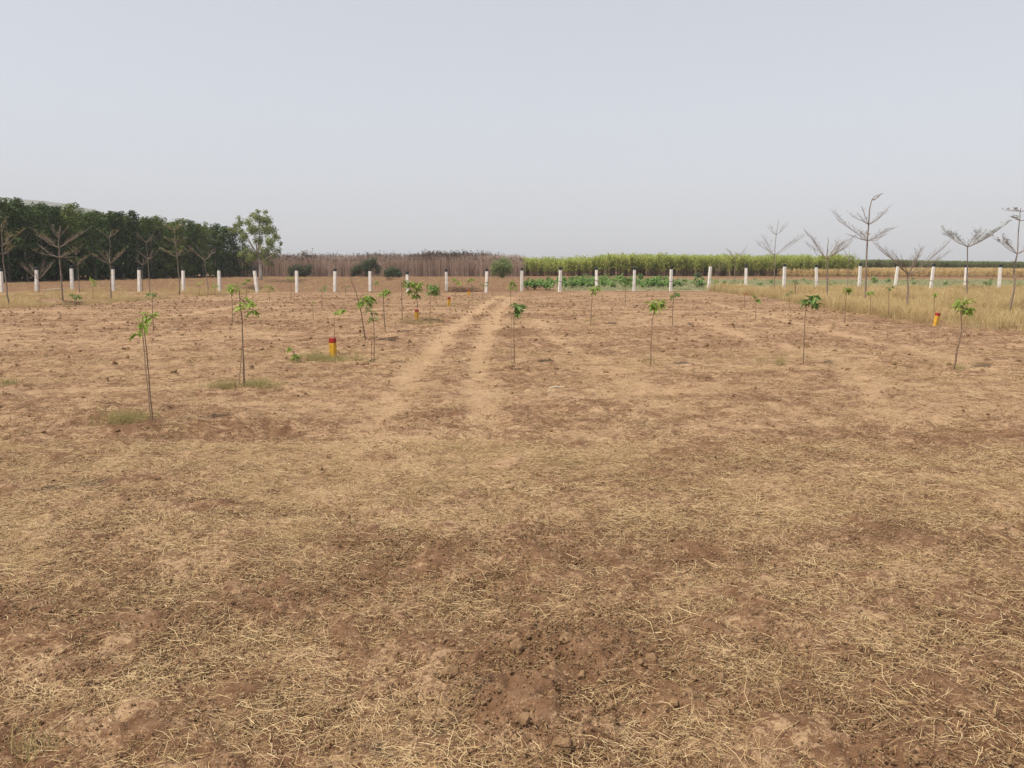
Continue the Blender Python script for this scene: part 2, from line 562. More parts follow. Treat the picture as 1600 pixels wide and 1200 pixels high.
# ------------------------------------------------------------------ GROUND, one sheet to the horizon
def build_ground():
    ys = [-2600, -900, -300, -100, -35, -12, -5, -2, -0.6, 0.2]
    y = 0.8
    k = 2.3
    while y < 13:
        ys.append(y); k *= 1.0040; y = k - 1.5
    while y < 122:
        ys.append(y); k *= 1.0080; y = k - 1.5
    ys += [128, 138, 155, 180, 220, 290, 400, 600, 900, 1400, 2000, 2600]
    ys = np.array(ys)
    u = np.concatenate([[-1200, -400, -120, -40, -14, -6, -3, -1.8, -1.3, -1.1], np.linspace(-1, 1, 640), [1.1, 1.3, 1.8, 3, 6, 14, 40, 120, 400, 1200]])
    w = 0.88 * (np.clip(ys, 0.3, 125) + 1.5)
    X = np.clip(u[None, :] * w[:, None], -2600, 2600)
    # keep the outer columns strictly increasing where clipped
    for q in range(10):
        X[:, q] = np.minimum(X[:, q], X[:, 10] - (10 - q) * 0.5) if q < 9 else np.minimum(X[:, q], X[:, 10] - 0.2)
        X[:, -1 - q] = np.maximum(X[:, -1 - q], X[:, -11] + ((10 - q) * 0.5 if q < 9 else 0.2))
    X[:, 0] = -2600 - 10 * 0; X[:, -1] = 2600
    Y = np.repeat(ys[:, None], X.shape[1], 1)
    xf, yf = X.ravel(), Y.ravel()
    Z = height(xf, yf, 1.0)
    Z = np.where((yf < 0.1) | (np.abs(xf) > 130) | (yf > 100), 0.0, Z)
    nr, nc = X.shape
    co = np.stack([xf, yf, Z], 1).astype(np.float32)
    ii = np.arange(nr * nc).reshape(nr, nc)
    q = np.stack([ii[:-1, :-1], ii[:-1, 1:], ii[1:, 1:], ii[1:, :-1]], -1).reshape(-1, 4)
    me = bpy.data.meshes.new('ground')
    me.vertices.add(len(co)); me.vertices.foreach_set('co', co.ravel())
    me.loops.add(q.size); me.loops.foreach_set('vertex_index', q.ravel().astype(np.int32))
    me.polygons.add(len(q)); me.polygons.foreach_set('loop_start', np.arange(0, q.size, 4, dtype=np.int32))
    me.polygons.foreach_set('use_smooth', np.ones(len(q), dtype=bool))
    me.update(calc_edges=True)
    a = me.attributes.new('cover', 'FLOAT', 'POINT'); a.data.foreach_set('value', cover(xf, yf).astype(np.float32))
    tr = np.zeros(len(xf))
    for pts, w, k in TRACKS:
        tr = np.maximum(tr, k * band(xf, yf, pts, w * .8) * (.30 + .70 * sstep(3.5, 10, yf)))
    tr = tr * np.clip(.2 + 1.7 * (fbm(xf * 2.5, yf * 2.5, 29, 3) - .2), 0, 1.2)
    a = me.attributes.new('track', 'FLOAT', 'POINT'); a.data.foreach_set('value', tr.astype(np.float32))
    # weedy field beyond the posts on the right
    edge = 48.5 + (fbm(xf * .4, yf * .4, 77, 2) - .5) * 2.0
    veg = sstep(0, 1.5, yf - edge) * sstep(0.0, 3.0, xf - 1.5 - 0.05 * (yf - 48)) * sstep(88, 83, yf) * 0.95
    a = me.attributes.new('veg', 'FLOAT', 'POINT'); a.data.foreach_set('value', veg.astype(np.float32))
    nn = fbm(xf * 6, yf * 6, 71, 3)
    ash = np.maximum(band(xf, yf, ASH, 0.035), 0.9 * band(xf, yf, ASH2, 0.05)) * sstep(0.25, 0.65, nn) * 0.9
    a = me.attributes.new('ash', 'FLOAT', 'POINT'); a.data.foreach_set('value', ash.astype(np.float32))
    me.materials.append(MATS['field_soil'])
    o = link('ground', me)
    tag(o, 'brown ploughed field soil strewn with dry straw', 'field', kind='structure')
build_ground()

# distant hill behind the grove
def build_hill():
    mb = MB()
    cx, cy = -1060, 1500
    nx, ny = 60, 24
    for j in range(ny + 1):
        for i in range(nx + 1):
            x = cx + (i / nx - .5) * 1120
            y = cy + (j / ny - .5) * 700
            e = max(0, 1 - ((x - cx) / 560) ** 2) ** 1.3 * max(0, 1 - ((y - cy) / 350) ** 2) ** 1.2
            z = 141 * e * (0.86 + 0.3 * float(fbm(np.array([x / 260]), np.array([y / 260]), 5, 4)[0])) - 1.0
            mb.v.append(Vector((x, y, z))); mb.t.append(.5)
    for j in range(ny):
        for i in range(nx):
            a = j * (nx + 1) + i
            mb.f.append((a, a + 1, a + nx + 2, a + nx + 1)); mb.mi.append(0)
    o = part('hill', mb, 'hill_scrub', smooth=True)
    tag(o, 'low hazy grey hill rising behind the grove', 'hill', kind='structure')
build_hill()

# low earth bund across the weedy field
def build_bund():
    mb = MB()
    y0 = 82.0
    n = 90
    for i in range(n + 1):
        x = 4.0 + i * 1.1
        wob = 0.5 * math.sin(x * .13)
        h = 0.20 + 0.08 * float(vnoise(np.array([x * .7]), np.array([0.3]), 4)[0])
        for dy, dz in ((-0.7, -0.02), (-0.2, h), (0.25, h * .95), (0.8, -0.02)):
            mb.v.append(Vector((x, y0 + dy + wob, dz))); mb.t.append(.5)
    for i in range(n):
        for q in range(3):
            a = i * 4 + q
            mb.f.append((a, a + 4, a + 5, a + 1)); mb.mi.append(0)
    o = part('bund', mb, 'clod', smooth=True)
    tag(o, 'low earth bund at the far edge of the weedy field', 'bund', kind='structure')
build_bund()

# ------------------------------------------------------------------ STRAW and CLODS
def straw_proto(n, rad, wmul, lmul):
    mb = MB()
    for _ in range(n):
        r = rad * math.sqrt(random.random()); a = random.random() * 6.283
        k = random.random()
        L = random.uniform(.008, .028) if k < .55 else random.uniform(.025, .075) if k < .93 else random.uniform(.07, .17)
        L *= lmul
        th = random.gauss(0, 0.75) if random.random() < .5 else random.random() * 6.283
        d = Vector((math.cos(th), math.sin(th), random.gauss(0.02, 0.14))).normalized()
        s = Vector((-d.y, d.x, random.gauss(0, .5))).normalized()
        p = Vector((r * math.cos(a), r * math.sin(a), random.uniform(0.003, 0.016)))
        bend = s * random.gauss(0, .06) * L + Vector((0, 0, random.gauss(0.01, .03) * L))
        w = random.uniform(0.0009, 0.0022) * wmul
        mb.ribbon([p - d * L * .5, p + bend, p + d * L * .5], [w, w * 1.1, w * .6], s, tint=random.random() ** 1.2)
    return mb.mesh('straw_piece', ['straw'])

def grid_scatter(region, dens, seed, n_try):
    """rejection-sampled points in region=(xmin,xmax,ymin,ymax)"""
    rg = np.random.default_rng(seed)
    x = rg.uniform(region[0], region[1], n_try); y = rg.uniform(region[2], region[3], n_try)
    return x, y, rg

def fan_points(y0, y1, per_m2, seed, margin=1.3):
    rg = np.random.default_rng(seed)
    area = 0.0
    wmax = 0.72 * y1 + margin
    n = int(per_m2 * 2 * wmax * (y1 - y0))
    x = rg.uniform(-wmax, wmax, n); y = rg.uniform(y0, y1, n)
    k = np.abs(x) < 0.72 * y + margin
    return x[k], y[k], rg

def build_straw():
    protos = [straw_proto(150, 0.24, 1.0, 1.0) for _ in range(8)] + [straw_proto(60, 0.45, 2.6, 1.6) for _ in range(4)]
    P = []; R = []; S = []; I = []
    for (y0, y1, dens, seed, i0, i1) in ((1.0, 7.0, 105, 11, 0, 8), (7.0, 15.0, 22, 12, 0, 8), (11.0, 26.0, 3.0, 13, 8, 12), (26.0, 47.0, 1.0, 14, 8, 12)):
        x, y, rg = fan_points(y0, y1, dens, seed)
        c = cover(x, y)
        keep = rg.random(len(x)) < np.clip(0.12 + 1.0 * np.clip(c - 0.15, 0, 1), 0, 1)
        x, y = x[keep], y[keep]
        z = height(x, y, 0.0) + 0.006
        n = len(x)
        P.append(np.stack([x, y, z], 1))
        R.append(np.stack([rg.normal(0, .06, n), rg.normal(0, .06, n), rg.normal(0, .6, n) + np.where(rg.random(n) < .5, 0, math.pi)], 1))
        S.append(rg.uniform(0.75, 1.25, n))
        I.append(rg.integers(i0, i1, n))
    scatter('straw_litter', np.concatenate(P), np.concatenate(R), np.concatenate(S), np.concatenate(I), protos,
            'dry yellow straw scattered over the ploughed soil', 'straw')
build_straw()

def clod_mesh(seed, sub=3):
    import bmesh
    bm = bmesh.new()
    bmesh.ops.create_icosphere(bm, subdivisions=sub, radius=1.0)
    rg = random.Random(seed)
    ax = [(Vector((rg.gauss(0, 1), rg.gauss(0, 1), rg.gauss(0, 1))).normalized(), rg.uniform(.45, .95)) for _ in range(9)]
    for v in bm.verts:
        d = v.co.normalized()
        r = 1.0
        for a, k in ax:              # cut flat facets so it reads as broken earth
            q = d.dot(a)
            if q > 0.01:
                r = min(r, k / q)
        r *= 0.82 + .5 * float(fbm(np.array([d.x * 2.1 + seed + d.z * 1.3]), np.array([d.y * 2.1 + d.z * 1.9]), seed, 3)[0]) + rg.uniform(-.035, .035)
        v.co = Vector((d.x * r, d.y * r, d.z * r * .75))
    me = bpy.data.meshes.new('clod_piece')
    bm.to_mesh(me); bm.free()
    me.materials.append(MATS['clod'])
    return me

CLODS = [clod_mesh(100 + k) for k in range(7)]

def crumb_patch(seed):
    import bmesh
    rg = random.Random(seed)
    mb = MB()
    bm = bmesh.new(); bmesh.ops.create_icosphere(bm, subdivisions=1, radius=1.0)
    base = [v.co.copy() for v in bm.verts]; fs = [tuple(v.index for v in f.verts) for f in bm.faces]
    bm.free()
    for _ in range(70):
        r = .16 * math.sqrt(rg.random()); a = rg.random() * 6.283
        s = .0016 + .0062 * rg.random() ** 3
        c = Vector((r * math.cos(a), r * math.sin(a), s * .2 + rg.uniform(-.004, .006)))
        q = Euler((rg.random() * 6, rg.random() * 6, rg.random() * 6)).to_matrix()
        b = len(mb.v)
        sq = Vector((rg.uniform(.7, 1.2), rg.uniform(.7, 1.2), rg.uniform(.55, 1)))
        for v in base:
            w = v * rg.uniform(.75, 1.12)
            mb.v.append(c + q @ Vector((w.x * sq.x, w.y * sq.y, w.z * sq.z)) * s); mb.t.append(.5)
        for f in fs:
            mb.f.append(tuple(b + i for i in f)); mb.mi.append(0)
    return mb.mesh('crumb_piece', ['clod'])

def build_clods():
    CR = [crumb_patch(k) for k in range(5)]
    P = []; R = []; S = []; I = []
    for (y0, y1, dens, seed, smin, smax) in ((1.0, 5.0, 800, 21, 0.0025, 0.020), (5.0, 11.0, 90, 22, 0.008, 0.040), (11.0, 42.0, 60, 23, 0.014, 0.075)):
        x, y, rg = fan_points(y0, y1, dens, seed)
        c = cover(x, y); hp = heap_mask(x, y)
        keep = rg.random(len(x)) < np.clip(1.05 - 1.25 * c, 0.10, 1) * (0.42 + 0.40 * hp + .3 * (fbm(x * 3, y * 3, 19, 2) > .5))
        x, y, hp = x[keep], y[keep], hp[keep]
        n = len(x)
        s = smin + (smax - smin) * rg.random(n) ** (6 if y0 < 5 else 4) * (0.7 + .6 * hp)
        z = height(x, y, 1.0) + s * 0.15
        P.append(np.stack([x, y, z], 1)); R.append(rg.uniform(0, 6.28, (n, 3))); S.append(s); I.append(rg.integers(0, 7, n))
    for (y0, y1, dens, seed) in ((1.0, 5.0, 170, 26), (5.0, 9.0, 50, 27)):
        x, y, rg = fan_points(y0, y1, dens, seed)
        c = cover(x, y)
        keep = rg.random(len(x)) < np.clip(1.2 - 1.45 * c, 0.05, 1)
        x, y = x[keep], y[keep]; n = len(x)
        P.append(np.stack([x, y, height(x, y, 1.0)], 1)); R.append(np.stack([np.zeros(n), np.zeros(n), rg.uniform(0, 6.28, n)], 1))
        S.append(rg.uniform(.8, 1.3, n)); I.append(rg.integers(7, 12, n))
    scatter('soil_crumbs', np.concatenate(P), np.concatenate(R), np.concatenate(S), np.concatenate(I), CLODS + CR,
            'loose brown soil crumbs between the straw', 'soil')
build_clods()

# the larger clods one can point at on the churned heap
for k, (px, py, r) in enumerate([(888, 1022, 15), (832, 1028, 11), (955, 1088, 16), (1012, 1113, 11), (752, 1058, 12), (872, 992, 10),
                                 (903, 1050, 9), (985, 1042, 10), (1030, 1092, 12), (778, 1120, 10), (812, 1098, 9), (884, 1180, 17),
                                 (700, 988, 8), (1065, 1060, 10), (840, 1150, 11), (935, 1130, 10)]):
    x, y, _ = gp(895 + (px - 895) * 1.35, py)
    r *= (.7, .95, .8)[k % 3]
    o = link('soil_clod', CLODS[k % 7])
    s = r * math.hypot(y, H) / F * 1.15
    zz = float(height(np.array([x]), np.array([y]), 1.0)[0])
    o.location = (x, y, zz + s * .25)
    o.scale = (s, s * random.uniform(.8, 1.1), s)
    o.rotation_euler = (random.uniform(-.4, .4), random.uniform(-.4, .4), random.random() * 6)
    tag(o, 'large soil clod lying on the churned patch of bare earth', 'clod', 'large clods on the churned patch')

# ------------------------------------------------------------------ FENCE POSTS
POSTS = [(3, 456, 2, 419, 1), (57, 455, 57, 417, 1), (113, 455, 111, 415, 1), (177, 455, 176, 416, 1), (218, 456, 217, 417, 1), (286.5, 455, 286, 418, 1),
         (343, 455, 342, 418, 1), (402, 457, 397, 418, 1), (464, 457, 463.5, 418, 1), (523, 456, 523.5, 419, 1), (578.5, 455, 578, 419, 1),
         (637, 457, 636, 424, 1), (698, 455, 697, 420, 1), (759.5, 457, 761, 419, 1), (815, 455, 815.5, 418, 1), (874.5, 456, 876, 417, 1),
         (932, 455, 932, 417, 1), (990.5, 455, 991.5, 417, 1), (1048, 455, 1049, 416, 1), (1107, 454, 1110.5, 416, 0), (1165, 454, 1166, 414, 1),
         (1224.5, 454, 1226.5, 412, 1), (1276, 454, 1275.5, 413, 1), (1342, 454, 1344.5, 411, 1), (1397.5, 454, 1403, 416, 0),
         (1453.5, 455, 1459.5, 412, 1), (1508, 455, 1510, 413, 1), (1560.5, 455, 1563.5, 413, 1)]
for k, (bx, by, tx, ty, cap) in enumerate(POSTS):
    b = gp(bx, by)
    top = dp(tx, ty, b[1])
    hgt = top.z
    root = empty('fence_post', (b[0], b[1], gz(b[0], b[1]) - 0.02))
    # verticals already fan out in a tilted view; only what remains is lean
    root.rotation_euler = (random.gauss(0, .008), math.atan2(top.x - b[0], hgt), random.uniform(-.25, .25))
    w = 0.165 * random.uniform(.95, 1.06)
    mb = MB(); hs = hgt - (0.16 if cap else 0.0)
    mb.box((0, 0, 0), w, w * .95, -0.25, hs, 0.93, 0.012)
    part('shaft', mb, 'post_paint', root)
    if cap:
        mb = MB(); mb.box((0, 0, hs + .001), w * .97, w * .92, 0, 0.165, 0.97, 0.012)
        part('painted_top', mb, 'post_top_paint', root)
        own = {402: 'white fence post leaning over the brown brush heap', 177: 'white fence post half hidden by the two tiered bare tree',
               57: 'white fence post in front of the low V shaped bare tree', 637: 'short white fence post half hidden by bushy saplings',
               698: 'white fence post beside the dark heap of cut brushwood', 759.5: 'white fence post beside the round bush at the farm track',
               815: 'white fence post between the farm track and the leafy crop patch', 1342: 'white fence post just behind the tallest bare tree',
               1508: 'white fence post with wire tie behind the flat topped leafy tree', 1560.5: 'white fence post beside the tree with crooked trunk',
               464: 'white fence post in front of the dull low shrub', 578.5: 'white fence post in front of the domed grey green shrub'}
        if bx in own:
            tag(root, own[bx], 'post', 'white fence posts')
        elif bx in (874.5, 932, 1048, 1453.5, 1276):
            tag(root, 'white fence post with dark top and a wire tie round its middle', 'post', 'white fence posts')
        else:
            tag(root, 'plain white concrete fence post with a dark painted top', 'post', 'white fence posts')
    else:
        tag(root, 'leaning white fence post without a dark top', 'post', 'white fence posts')
    if bx in (874.5, 932, 1048, 1453.5, 1508, 1276):
        mb = MB()
        zt = hgt * random.uniform(.36, .5)
        pts = [(math.cos(a) * w * .62, math.sin(a) * w * .62, zt + .02 * math.sin(a)) for a in np.linspace(0, 6.283, 13)]
        mb.tube(pts, 0.012, 4)
        mb.tube([(w * .55, -w * .4, zt), (w * .75, -w * .6, zt - .08)], 0.008, 4)
        part('wire_tie', mb, 'tie_wire', root)

# ------------------------------------------------------------------ PLOT MARKER STONES
def marker(px, py, top, wpx, lean, label, rz=0.0):
    b = gp(px, py)
    s = b[1] / F
    h = (py - top) * s * 1.02
    w = wpx * s
    root = empty('marker_stone', (b[0], b[1], gz(b[0], b[1])))
    root.rotation_euler = (0, lean, rz)
    mb = MB(); mb.box((0, 0, 0), w, w, -0.12, h * .76, 0.98, w * .06)
    st = part('yellow_body', mb, 'marker_yellow', root)
    mb = MB(); mb.box((0, 0, h * .76 + .001), w * .99, w * .99, 0, h * .24, 0.985, w * .06)
    part('red_top', mb, 'marker_red', root)
    tag(root, label, 'marker stone', 'painted plot marker stones')
marker(520.5, 557, 527, 8.9, 0.0, 'largest yellow marker stone with red top beside the low seedling', -0.3)
marker(651.5, 499, 485, 6.2, 0.0, 'yellow marker stone with red top under the bushy sapling', 0.1)
marker(701.5, 477, 464, 4.3, 0.03, 'small yellow marker stone with red top beside the wheel track', 0.2)
marker(732.5, 461.5, 453, 3.6, 0.0, 'tiny orange marker stone by the dark brushwood', 0.1)
marker(1462, 508, 489, 5.8, 0.14, 'tilted yellow marker stone in the dry grass', 0.3)

# ------------------------------------------------------------------ SAPLINGS
LEAF_ME = {}
for mname in ('sapling_leaf', 'sapling_leaf_dark', 'dead_leaf'):
    for q in range(3):
        mb = MB(); mb.leaf((0, 0, 0), (1, 0, 0), (0, 0, 1), 1.0, 0.30 + .05 * q, 0.18 + .2 * q)
        LEAF_ME[mname, q] = mb.mesh('leaf', [mname])

def leaf_dirs(n, rg):
    out = []
    for k in range(n):
        a = 2.399963 * k + rg.uniform(-.4, .4)
        out.append(a)
    return out

def sapling(bx, by, stem, box, nleaf, label, group='young saplings planted in rows', lm='sapling_leaf', rad=0.008,
            stakes=(), single=False, leaf_len=None, name='sapling'):
    """stem: photo points above the base; box: crown x0,x1,y0,y1 in photo pixels (all read at the base's distance)"""
    rg = random.Random(int(bx * 31 + by))
    b = gp(bx, by)
    Y = b[1]
    z0 = gz(b[0], b[1])
    root = empty(name, (b[0], b[1], z0))
    O = Vector((b[0], b[1], z0))
    pts = [Vector((0, 0, -0.06))]
    for q in stem:
        pts.append(dp(q[0], q[1], Y) - O + Vector((0, rg.gauss(0, .012), 0)))
    # refine the stem into a wavering line
    fine = []
    for p, q in zip(pts[:-1], pts[1:]):
        for t in (0, .25, .5, .75):
            fine.append(p.lerp(q, t) + Vector((rg.gauss(0, .25 * rad), rg.gauss(0, .3 * rad), 0)))
    fine.append(pts[-1])
    mb = MB()
    n = len(fine)
    mb.tube(fine, [rad * (1.15 - .6 * k / (n - 1)) for k in range(n)], 6)
    x0, x1, y0, y1 = box
    lo, hi = dp(x0, y1, Y) - O, dp(x1, y0, Y) - O
    c = (lo + hi) * .5
    ex, ez = abs(hi.x - lo.x) * .5, abs(hi.z - lo.z) * .5
    L = leaf_len or min(0.19, max(0.085, ex * 0.85))
    # twigs reaching into the crown
    anchor = min(fine, key=lambda p: (p - Vector((c.x, c.y, c.z))).length)
    tips = []
    nb = max(3, min(9, nleaf // 6)) if nleaf else 0
    for k in range(nb):
        a = 2.4 * k + rg.random()
        rr = rg.uniform(.15, .62)
        tip = Vector((c.x + ex * rr * math.cos(a), c.y + ex * rr * math.sin(a), c.z + ez * rg.uniform(-.75, .85)))
        st = anchor.lerp(fine[-1], rg.random() * .6) if (fine[-1] - c).length < ez * 3 else anchor
        mid = st.lerp(tip, .5) + Vector((0, 0, -.01))
        mb.tube([st, mid, tip], [rad * .5, rad * .4, rad * .25], 4)
        tips.append(tip)
    stm = part('stem', mb, 'sapling_stem', root)
    lv = MB()
    for k in range(int(nleaf * (1.6 if single else 2.0))):
        tip = tips[k % len(tips)]
        a = 2.39996 * k + rg.uniform(-.5, .5)
        outw = Vector((tip.x - c.x, tip.y - c.y, 0)) * (1.2 / max(ex, .01))
        d = Vector((math.cos(a), math.sin(a), 0)) + outw * .6 + Vector((0, 0, rg.uniform(-.85, .75)))
        d.normalize()
        p = tip + Vector((rg.gauss(0, ex * .10), rg.gauss(0, ex * .10), rg.gauss(0, ez * .15)))
        ll = L * rg.uniform(.42, .95)
        # keep the blade inside the crown's outline
        e = p + d * ll
        if abs(e.x - c.x) > ex * 1.05:
            p.x -= (abs(e.x - c.x) - ex * 1.05) * math.copysign(1, e.x - c.x)
        if e.z - ll * .25 < c.z - ez * 1.1:
            p.z += (c.z - ez * 1.1) - (e.z - ll * .25)
        if single:
            o = link('leaf', LEAF_ME[lm, k % 3], root)
            rot = d.to_track_quat('X', 'Z').to_matrix().to_4x4()
            o.matrix_local = Matrix.Translation(p) @ rot @ Matrix.Rotation(rg.uniform(-.6, .6), 4, 'X') @ Matrix.Scale(ll, 4)
        else:
            lv.leaf(p, d, Vector((rg.gauss(0, .3), rg.gauss(0, .3), 1)), ll, ll * rg.uniform(.28, .38), rg.uniform(.15, .6))
    if nleaf and not single:
        part('foliage', lv, lm, root)
    for (sb, st) in stakes:
        mb = MB()
        p0 = Vector(gp(sb[0], sb[1])) - O; p0.z = -0.05
        p1 = dp(st[0], st[1], Y) - O
        m1 = p0.lerp(p1, .5) + Vector((rg.gauss(0, .006), 0, 0))
        mb.tube([p0, m1, p1], [0.006, .0055, .005], 5)
        part('stake', mb, 'stake_wood', root)
    tag(root, label, 'sapling', group)
    return root

G = 'young saplings planted in rows'
sapling(240, 664, [(234, 610), (229, 560), (222, 497)], (204, 244, 485, 528), 26, 'tall leaning sapling with light green leaves beside a weed patch', G, rad=.0075, single=True, stakes=[((237, 668), (222, 512))], leaf_len=.135)
sapling(382, 604, [(381, 560), (378, 500), (374, 453)], (365, 404, 468, 495), 26, 'tall sapling whose bare tip rises above its leaf tuft, grassy at its foot', G, rad=.0115, single=True, stakes=[((372, 604), (378, 540))], leaf_len=.15)
sapling(458, 566, [(458, 556), (459, 548)], (447, 469, 542, 562), 16, 'very short leafy seedling beside the largest marker stone', G, rad=.007, single=True, leaf_len=.13)
sapling(571, 532, [(566, 497), (559, 466), (547, 432)], (556, 592, 461, 480), 40, 'leaning sapling with thick bare pole tip and bright green leaves', G, rad=.015)
sapling(584, 569, [(585, 530), (584, 503), (580, 486)], (566, 592, 479, 505), 22, 'thin sapling with sparse leaves in front of the leaning pole sapling', G, lm='sapling_leaf_dark', stakes=[((581, 568), (581, 530))])
sapling(602, 519, [(600, 490), (599, 462), (599, 455)], (590, 614, 448, 464), 34, 'upright sapling with a round green head beside the leaning pole sapling', G, rad=.011)
sapling(628, 501, [(628, 480), (628, 455), (627, 440)], (624, 643, 436, 449), 20, 'straight sapling with a small side shoot near the bushy saplings', G, rad=.013)
sapling(653, 501, [(652, 485), (652, 466), (652, 452)], (633, 663, 437, 466), 80, 'bushy green sapling behind the marker stone with red top', G, rad=.011)
sapling(672, 504, [(672, 490), (673, 466), (674, 454)], (663, 691, 439, 466), 70, 'bushy dark green sapling next to the marker stone sapling', G, lm='sapling_leaf_dark', rad=.008)
sapling(523, 531, [(522, 505), (524, 490)], (517, 543, 481, 492), 18, 'thin sapling with flat leaf spray behind the largest marker stone', G, rad=.006)
sapling(490, 504, [(489, 488), (488, 472)], (486, 491, 471, 476), 4, 'bare stick of a sapling with almost no leaves', G, rad=.009)
sapling(804, 568, [(803, 530), (803, 500), (803, 486)], (796, 824, 473, 497), 30, 'slim sapling with dark green head beside the wheel tracks', G, lm='sapling_leaf_dark', single=True, stakes=[((799, 572), (799, 492))], leaf_len=.17)
sapling(1017, 572, [(1017, 540), (1019, 505), (1022, 480)], (1011, 1042, 466, 489), 30, 'slim sapling with a rounded bright green head on open field', G, single=True, leaf_len=.17)
sapling(1255, 568, [(1256, 530), (1258, 495), (1261, 475)], (1249, 1286, 460, 482), 36, 'slim sapling with a wide green head on the striped stubble', G, lm='sapling_leaf_dark', single=True, leaf_len=.17)
sapling(1490, 574, [(1496, 545), (1503, 515), (1501, 478)], (1487, 1528, 463, 492), 36, 'sapling with crooked pale stem beside the dry grass edge', G, rad=.013, single=True, leaf_len=.18)

ROW = [  # smaller saplings, told apart only by where they stand
    (503, 481, [(503, 460)], (494, 514, 445, 455), 12, 'sapling_leaf_dark'),
    (455, 468, [(455, 450), (454, 438)], (447, 458, 431, 446), 14, 'sapling_leaf'),
    (363, 508, [(363, 480), (362, 450)], (350, 374, 442, 457), 30, 'sapling_leaf'),
    (240, 516, [(239, 490), (238, 461)], (226, 247, 455, 465), 16, 'sapling_leaf_dark'),
    (117, 476, [(117, 466)], (109, 126, 454, 468), 26, 'sapling_leaf_dark'),
    (145, 471, [(145, 445)], (138, 153, 433, 450), 18, 'sapling_leaf'),
    (312, 462, [(312, 445)], (304, 318, 439, 448), 14, 'sapling_leaf'),
    (336, 462, [(336, 448)], (329, 342, 442, 451), 16, 'sapling_leaf'),
    (385, 462, [(385, 444)], (377, 393, 435, 448), 22, 'sapling_leaf'),
    (421, 471, [(420, 452)], (412, 429, 445, 454), 18, 'sapling_leaf'),
    (712, 466, [(712, 446)], (704, 724, 433, 449), 34, 'sapling_leaf'),
    (738, 466, [(737, 441)], (727, 746, 435, 444), 18, 'sapling_leaf'),
    (754, 468, [(755, 446)], (749, 764, 440, 448), 14, 'sapling_leaf_dark'),
    (798, 478, [(798, 450)], (792, 811, 440, 453), 34, 'sapling_leaf'),
    (923, 507, [(924, 480), (926, 455)], (920, 942, 446, 461), 34, 'sapling_leaf'),
    (977, 479, [(977, 460), (977, 438)], (969, 988, 431, 444), 34, 'sapling_leaf_dark'),
    (1051, 508, [(1051, 485), (1053, 463)], (1045, 1064, 457, 469), 26, 'sapling_leaf_dark'),
    (1181, 499, [(1181, 480), (1182, 467)], (1174, 1191, 459, 473), 28, 'sapling_leaf'),
    (1320, 508, [(1321, 480), (1323, 456)], (1314, 1335, 450, 462), 28, 'sapling_leaf'),
    (1360, 492, [(1360, 470), (1360, 458)], (1352, 1368, 454, 463), 20, 'sapling_leaf'),
    (1233, 480, [(1233, 460)], (1227, 1239, 454, 464), 16, 'sapling_leaf_dark'),
    (1461, 494, [(1460, 470), (1460, 460)], (1454, 1467, 455, 465), 18, 'sapling_leaf'),
    (1389, 497, [(1389, 470), (1389, 450)], (1383, 1398, 446, 454), 14, 'sapling_leaf_dark'),
    (640, 463, [(640, 446)], (633, 646, 439, 450), 14, 'sapling_leaf'),
    (540, 462, [(540, 452)], (532, 547, 446, 455), 8, 'sapling_leaf_dark'),
    (587, 452, [(587, 442)], (580, 596, 436, 446), 22, 'sapling_leaf'),
    (1116, 456, [(1117, 440)], (1109, 1124, 430, 446), 18, 'bush'),
]
for (bx, by, st, box, n, lm) in ROW:
    lm = 'sapling_leaf' if lm == 'bush' else lm
    sapling(bx, by, st, box, n, 'small distant sapling with a thin stem and a tuft of green leaves', 'small distant saplings', lm=lm, rad=.011)
sapling(1164, 481, [(1163, 465), (1163, 460)], (1159, 1169, 455, 461), 10, 'withered sapling with a few orange dead leaves', G, lm='dead_leaf', rad=.012)
sapling(1243, 467, [(1243, 450), (1242, 436)], (1237, 1249, 430, 446), 18, 'brownish sapling with drooping dull leaves at the grass edge', G, lm='sapling_leaf_dark', rad=.018)

